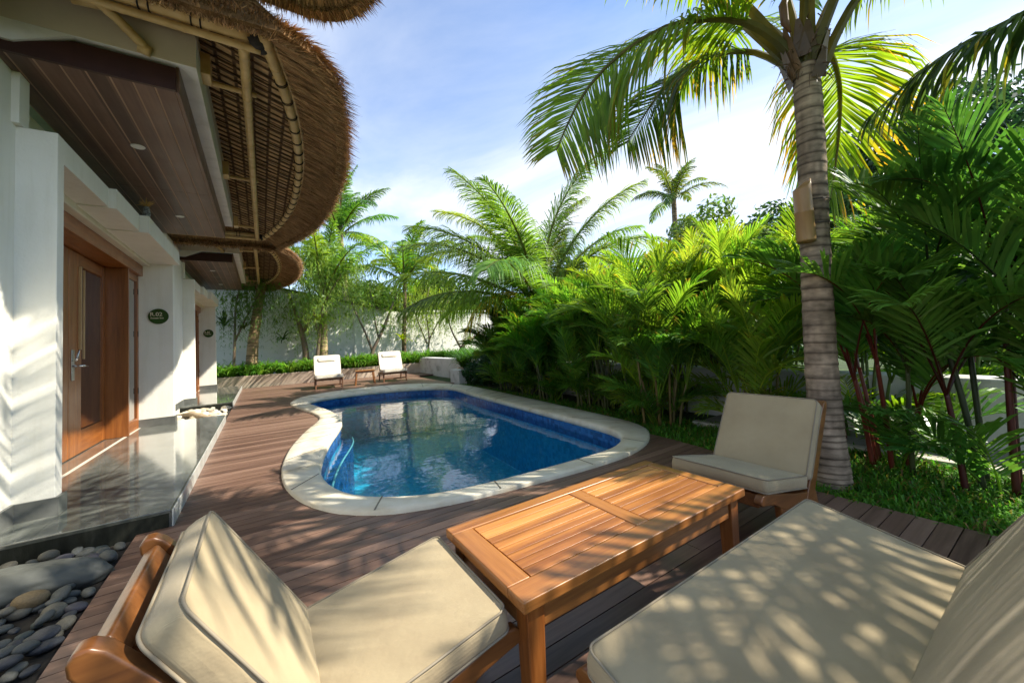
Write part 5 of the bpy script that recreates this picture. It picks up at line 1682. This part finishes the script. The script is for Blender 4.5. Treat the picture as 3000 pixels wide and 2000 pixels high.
rosette((-.95, 15.35, 1.95), 'dark spidery fern hanging in shade left of the leaning palm trunk', 701, 26, .8, .035, (.035, .09, .02))
rosette((-.45, 15.32, 1.85), 'brownish dark fern on the left face of the leaning palm trunk', 706, 22, .6, .03, (.06, .07, .02))
rosette((.62, 15.6, 1.45), 'dark fern against the white wall between the leaning palm and the twisted trunk', 702, 26, .62, .035, (.035, .09, .02))
rosette((1.72, 15.35, 1.95), 'yellow-green fern fixed to the pale ringed trunk behind the nearer lounger', 703, 24, .75, .05, (.20, .30, .02), up=(20, 80))
rosette((3.95, 15.45, 1.75), 'dull green fern sitting in the fork of the slender V-shaped tree', 704, 24, .55, .035, (.05, .11, .02))
rosette((4.60, 15.35, 1.25), 'bright yellow fern on the dark straight trunk behind the farther lounger', 705, 20, .55, .05, (.24, .32, .02), up=(20, 80))
rosette((3.75, 8.95, 1.2), 'x', 707, 2, .1, .01, DARK) if False else None
tree('fern_bush', (4.75, 8.75, -.05), .8, 'dark feathery bush overhanging the far pool corner beside the white end block', 520, [((0, 0, .30), .42), ((.35, -.2, .35), .42), ((-.1, .35, .3), .38), ((.3, .4, .5), .4), ((.2, -.6, .25), .35)], 5200, .05, (.020, .075, .022), .03, 'bush')

# ------------------------------------------------------------------ ground cover: strappy leaves in the planter, lawn blades
rng = random.Random(77); mb = MB()
for i in range(760):
    s = rng.random() * 58; k = int(s)
    p = PLN[min(k, len(PLN) - 1)]; q = PLN[min(k + 1, len(PLN) - 1)]; c = p.lerp(q, s - k)
    d = (q - p).normalized() if (q - p).length > 0 else V3((1, 0, 0)); nn = V3((-d.y, d.x, 0))
    c = c + nn * rng.uniform(.10, .75) + UP * .33
    colr = jit((.14, .31, .035) if s < 34 else (.07, .18, .025), rng, .35, .2)
    for j in range(11):
        az = rng.uniform(0, 6.28); L = rng.uniform(.45, .85); P = arch(c, az, rng.uniform(45, 85), rng.uniform(-60, 10), L, 5)
        dd = V3((-sin(az), cos(az), 0)); b0 = len(mb.v); cc = jit(colr, rng, .25, .1)
        for t_, pt in enumerate(P):
            ss = t_ / 5; ww = .021 * (1 - ss ** 2) + .001
            mb.v += [pt - dd * ww, pt + dd * ww]; mb.c += [cc, cc]
            if t_: mb.f.append((b0 + 2 * t_ - 2, b0 + 2 * t_ - 1, b0 + 2 * t_ + 1, b0 + 2 * t_))
mb.use_c = True
o = mb.build('planter_leaves', M_grass, None, loc=(2, 15, .3)); tag(o, 'low strappy green leaves filling the planter behind the loungers', 'ground cover', kind='stuff')

mb = MB()
def inside(loop, x, y):
    c = False; n = len(loop)
    for i in range(n):
        a, b = loop[i], loop[i - 1]
        if (a.y > y) != (b.y > y) and x < (b.x - a.x) * (y - a.y) / (b.y - a.y) + a.x: c = not c
    return c
n = 0
while n < 46000:
    f = rng.random()
    y = -1.2 + 10.4 * f ** 2.2; x = rng.uniform(2.97, 4.32)
    xr = deck_right(y)
    if xr is not None and y < 2.99 and x < xr - .015: continue
    if y > 2.4 and inside(outer, x, y): continue
    n += 1
    a = rng.uniform(0, 6.28); L = rng.uniform(.04, .11); d = V3((cos(a), sin(a), 0)); e = rng.uniform(.35, 1.25)
    p = V3((x, y, -.05)); q = p + d * L * cos(e) * .6 + UP * L * sin(e) * .75; r_ = q + d * L * cos(e) * .6 + UP * L * (sin(e) * .35 - .22)
    sd = V3((-sin(a), cos(a), 0)) * rng.uniform(.003, .0062)
    c = jit((.085, .24, .018) if rng.random() > .13 else rng.choice([(.24, .24, .04), (.22, .15, .05)]), rng, .4, .25)
    mb.v += [p - sd * .6, p + sd * .6, q - sd, q + sd, r_]; b = len(mb.v) - 5
    mb.f += [(b, b + 1, b + 3, b + 2), (b + 2, b + 3, b + 4)]; mb.c += [c] * 5
mb.use_c = True
o = mb.build('grass', M_grass, None, loc=(3.6, 2, 0)); tag(o, 'lush carpet grass between the deck edge and the path', 'grass', kind='stuff')
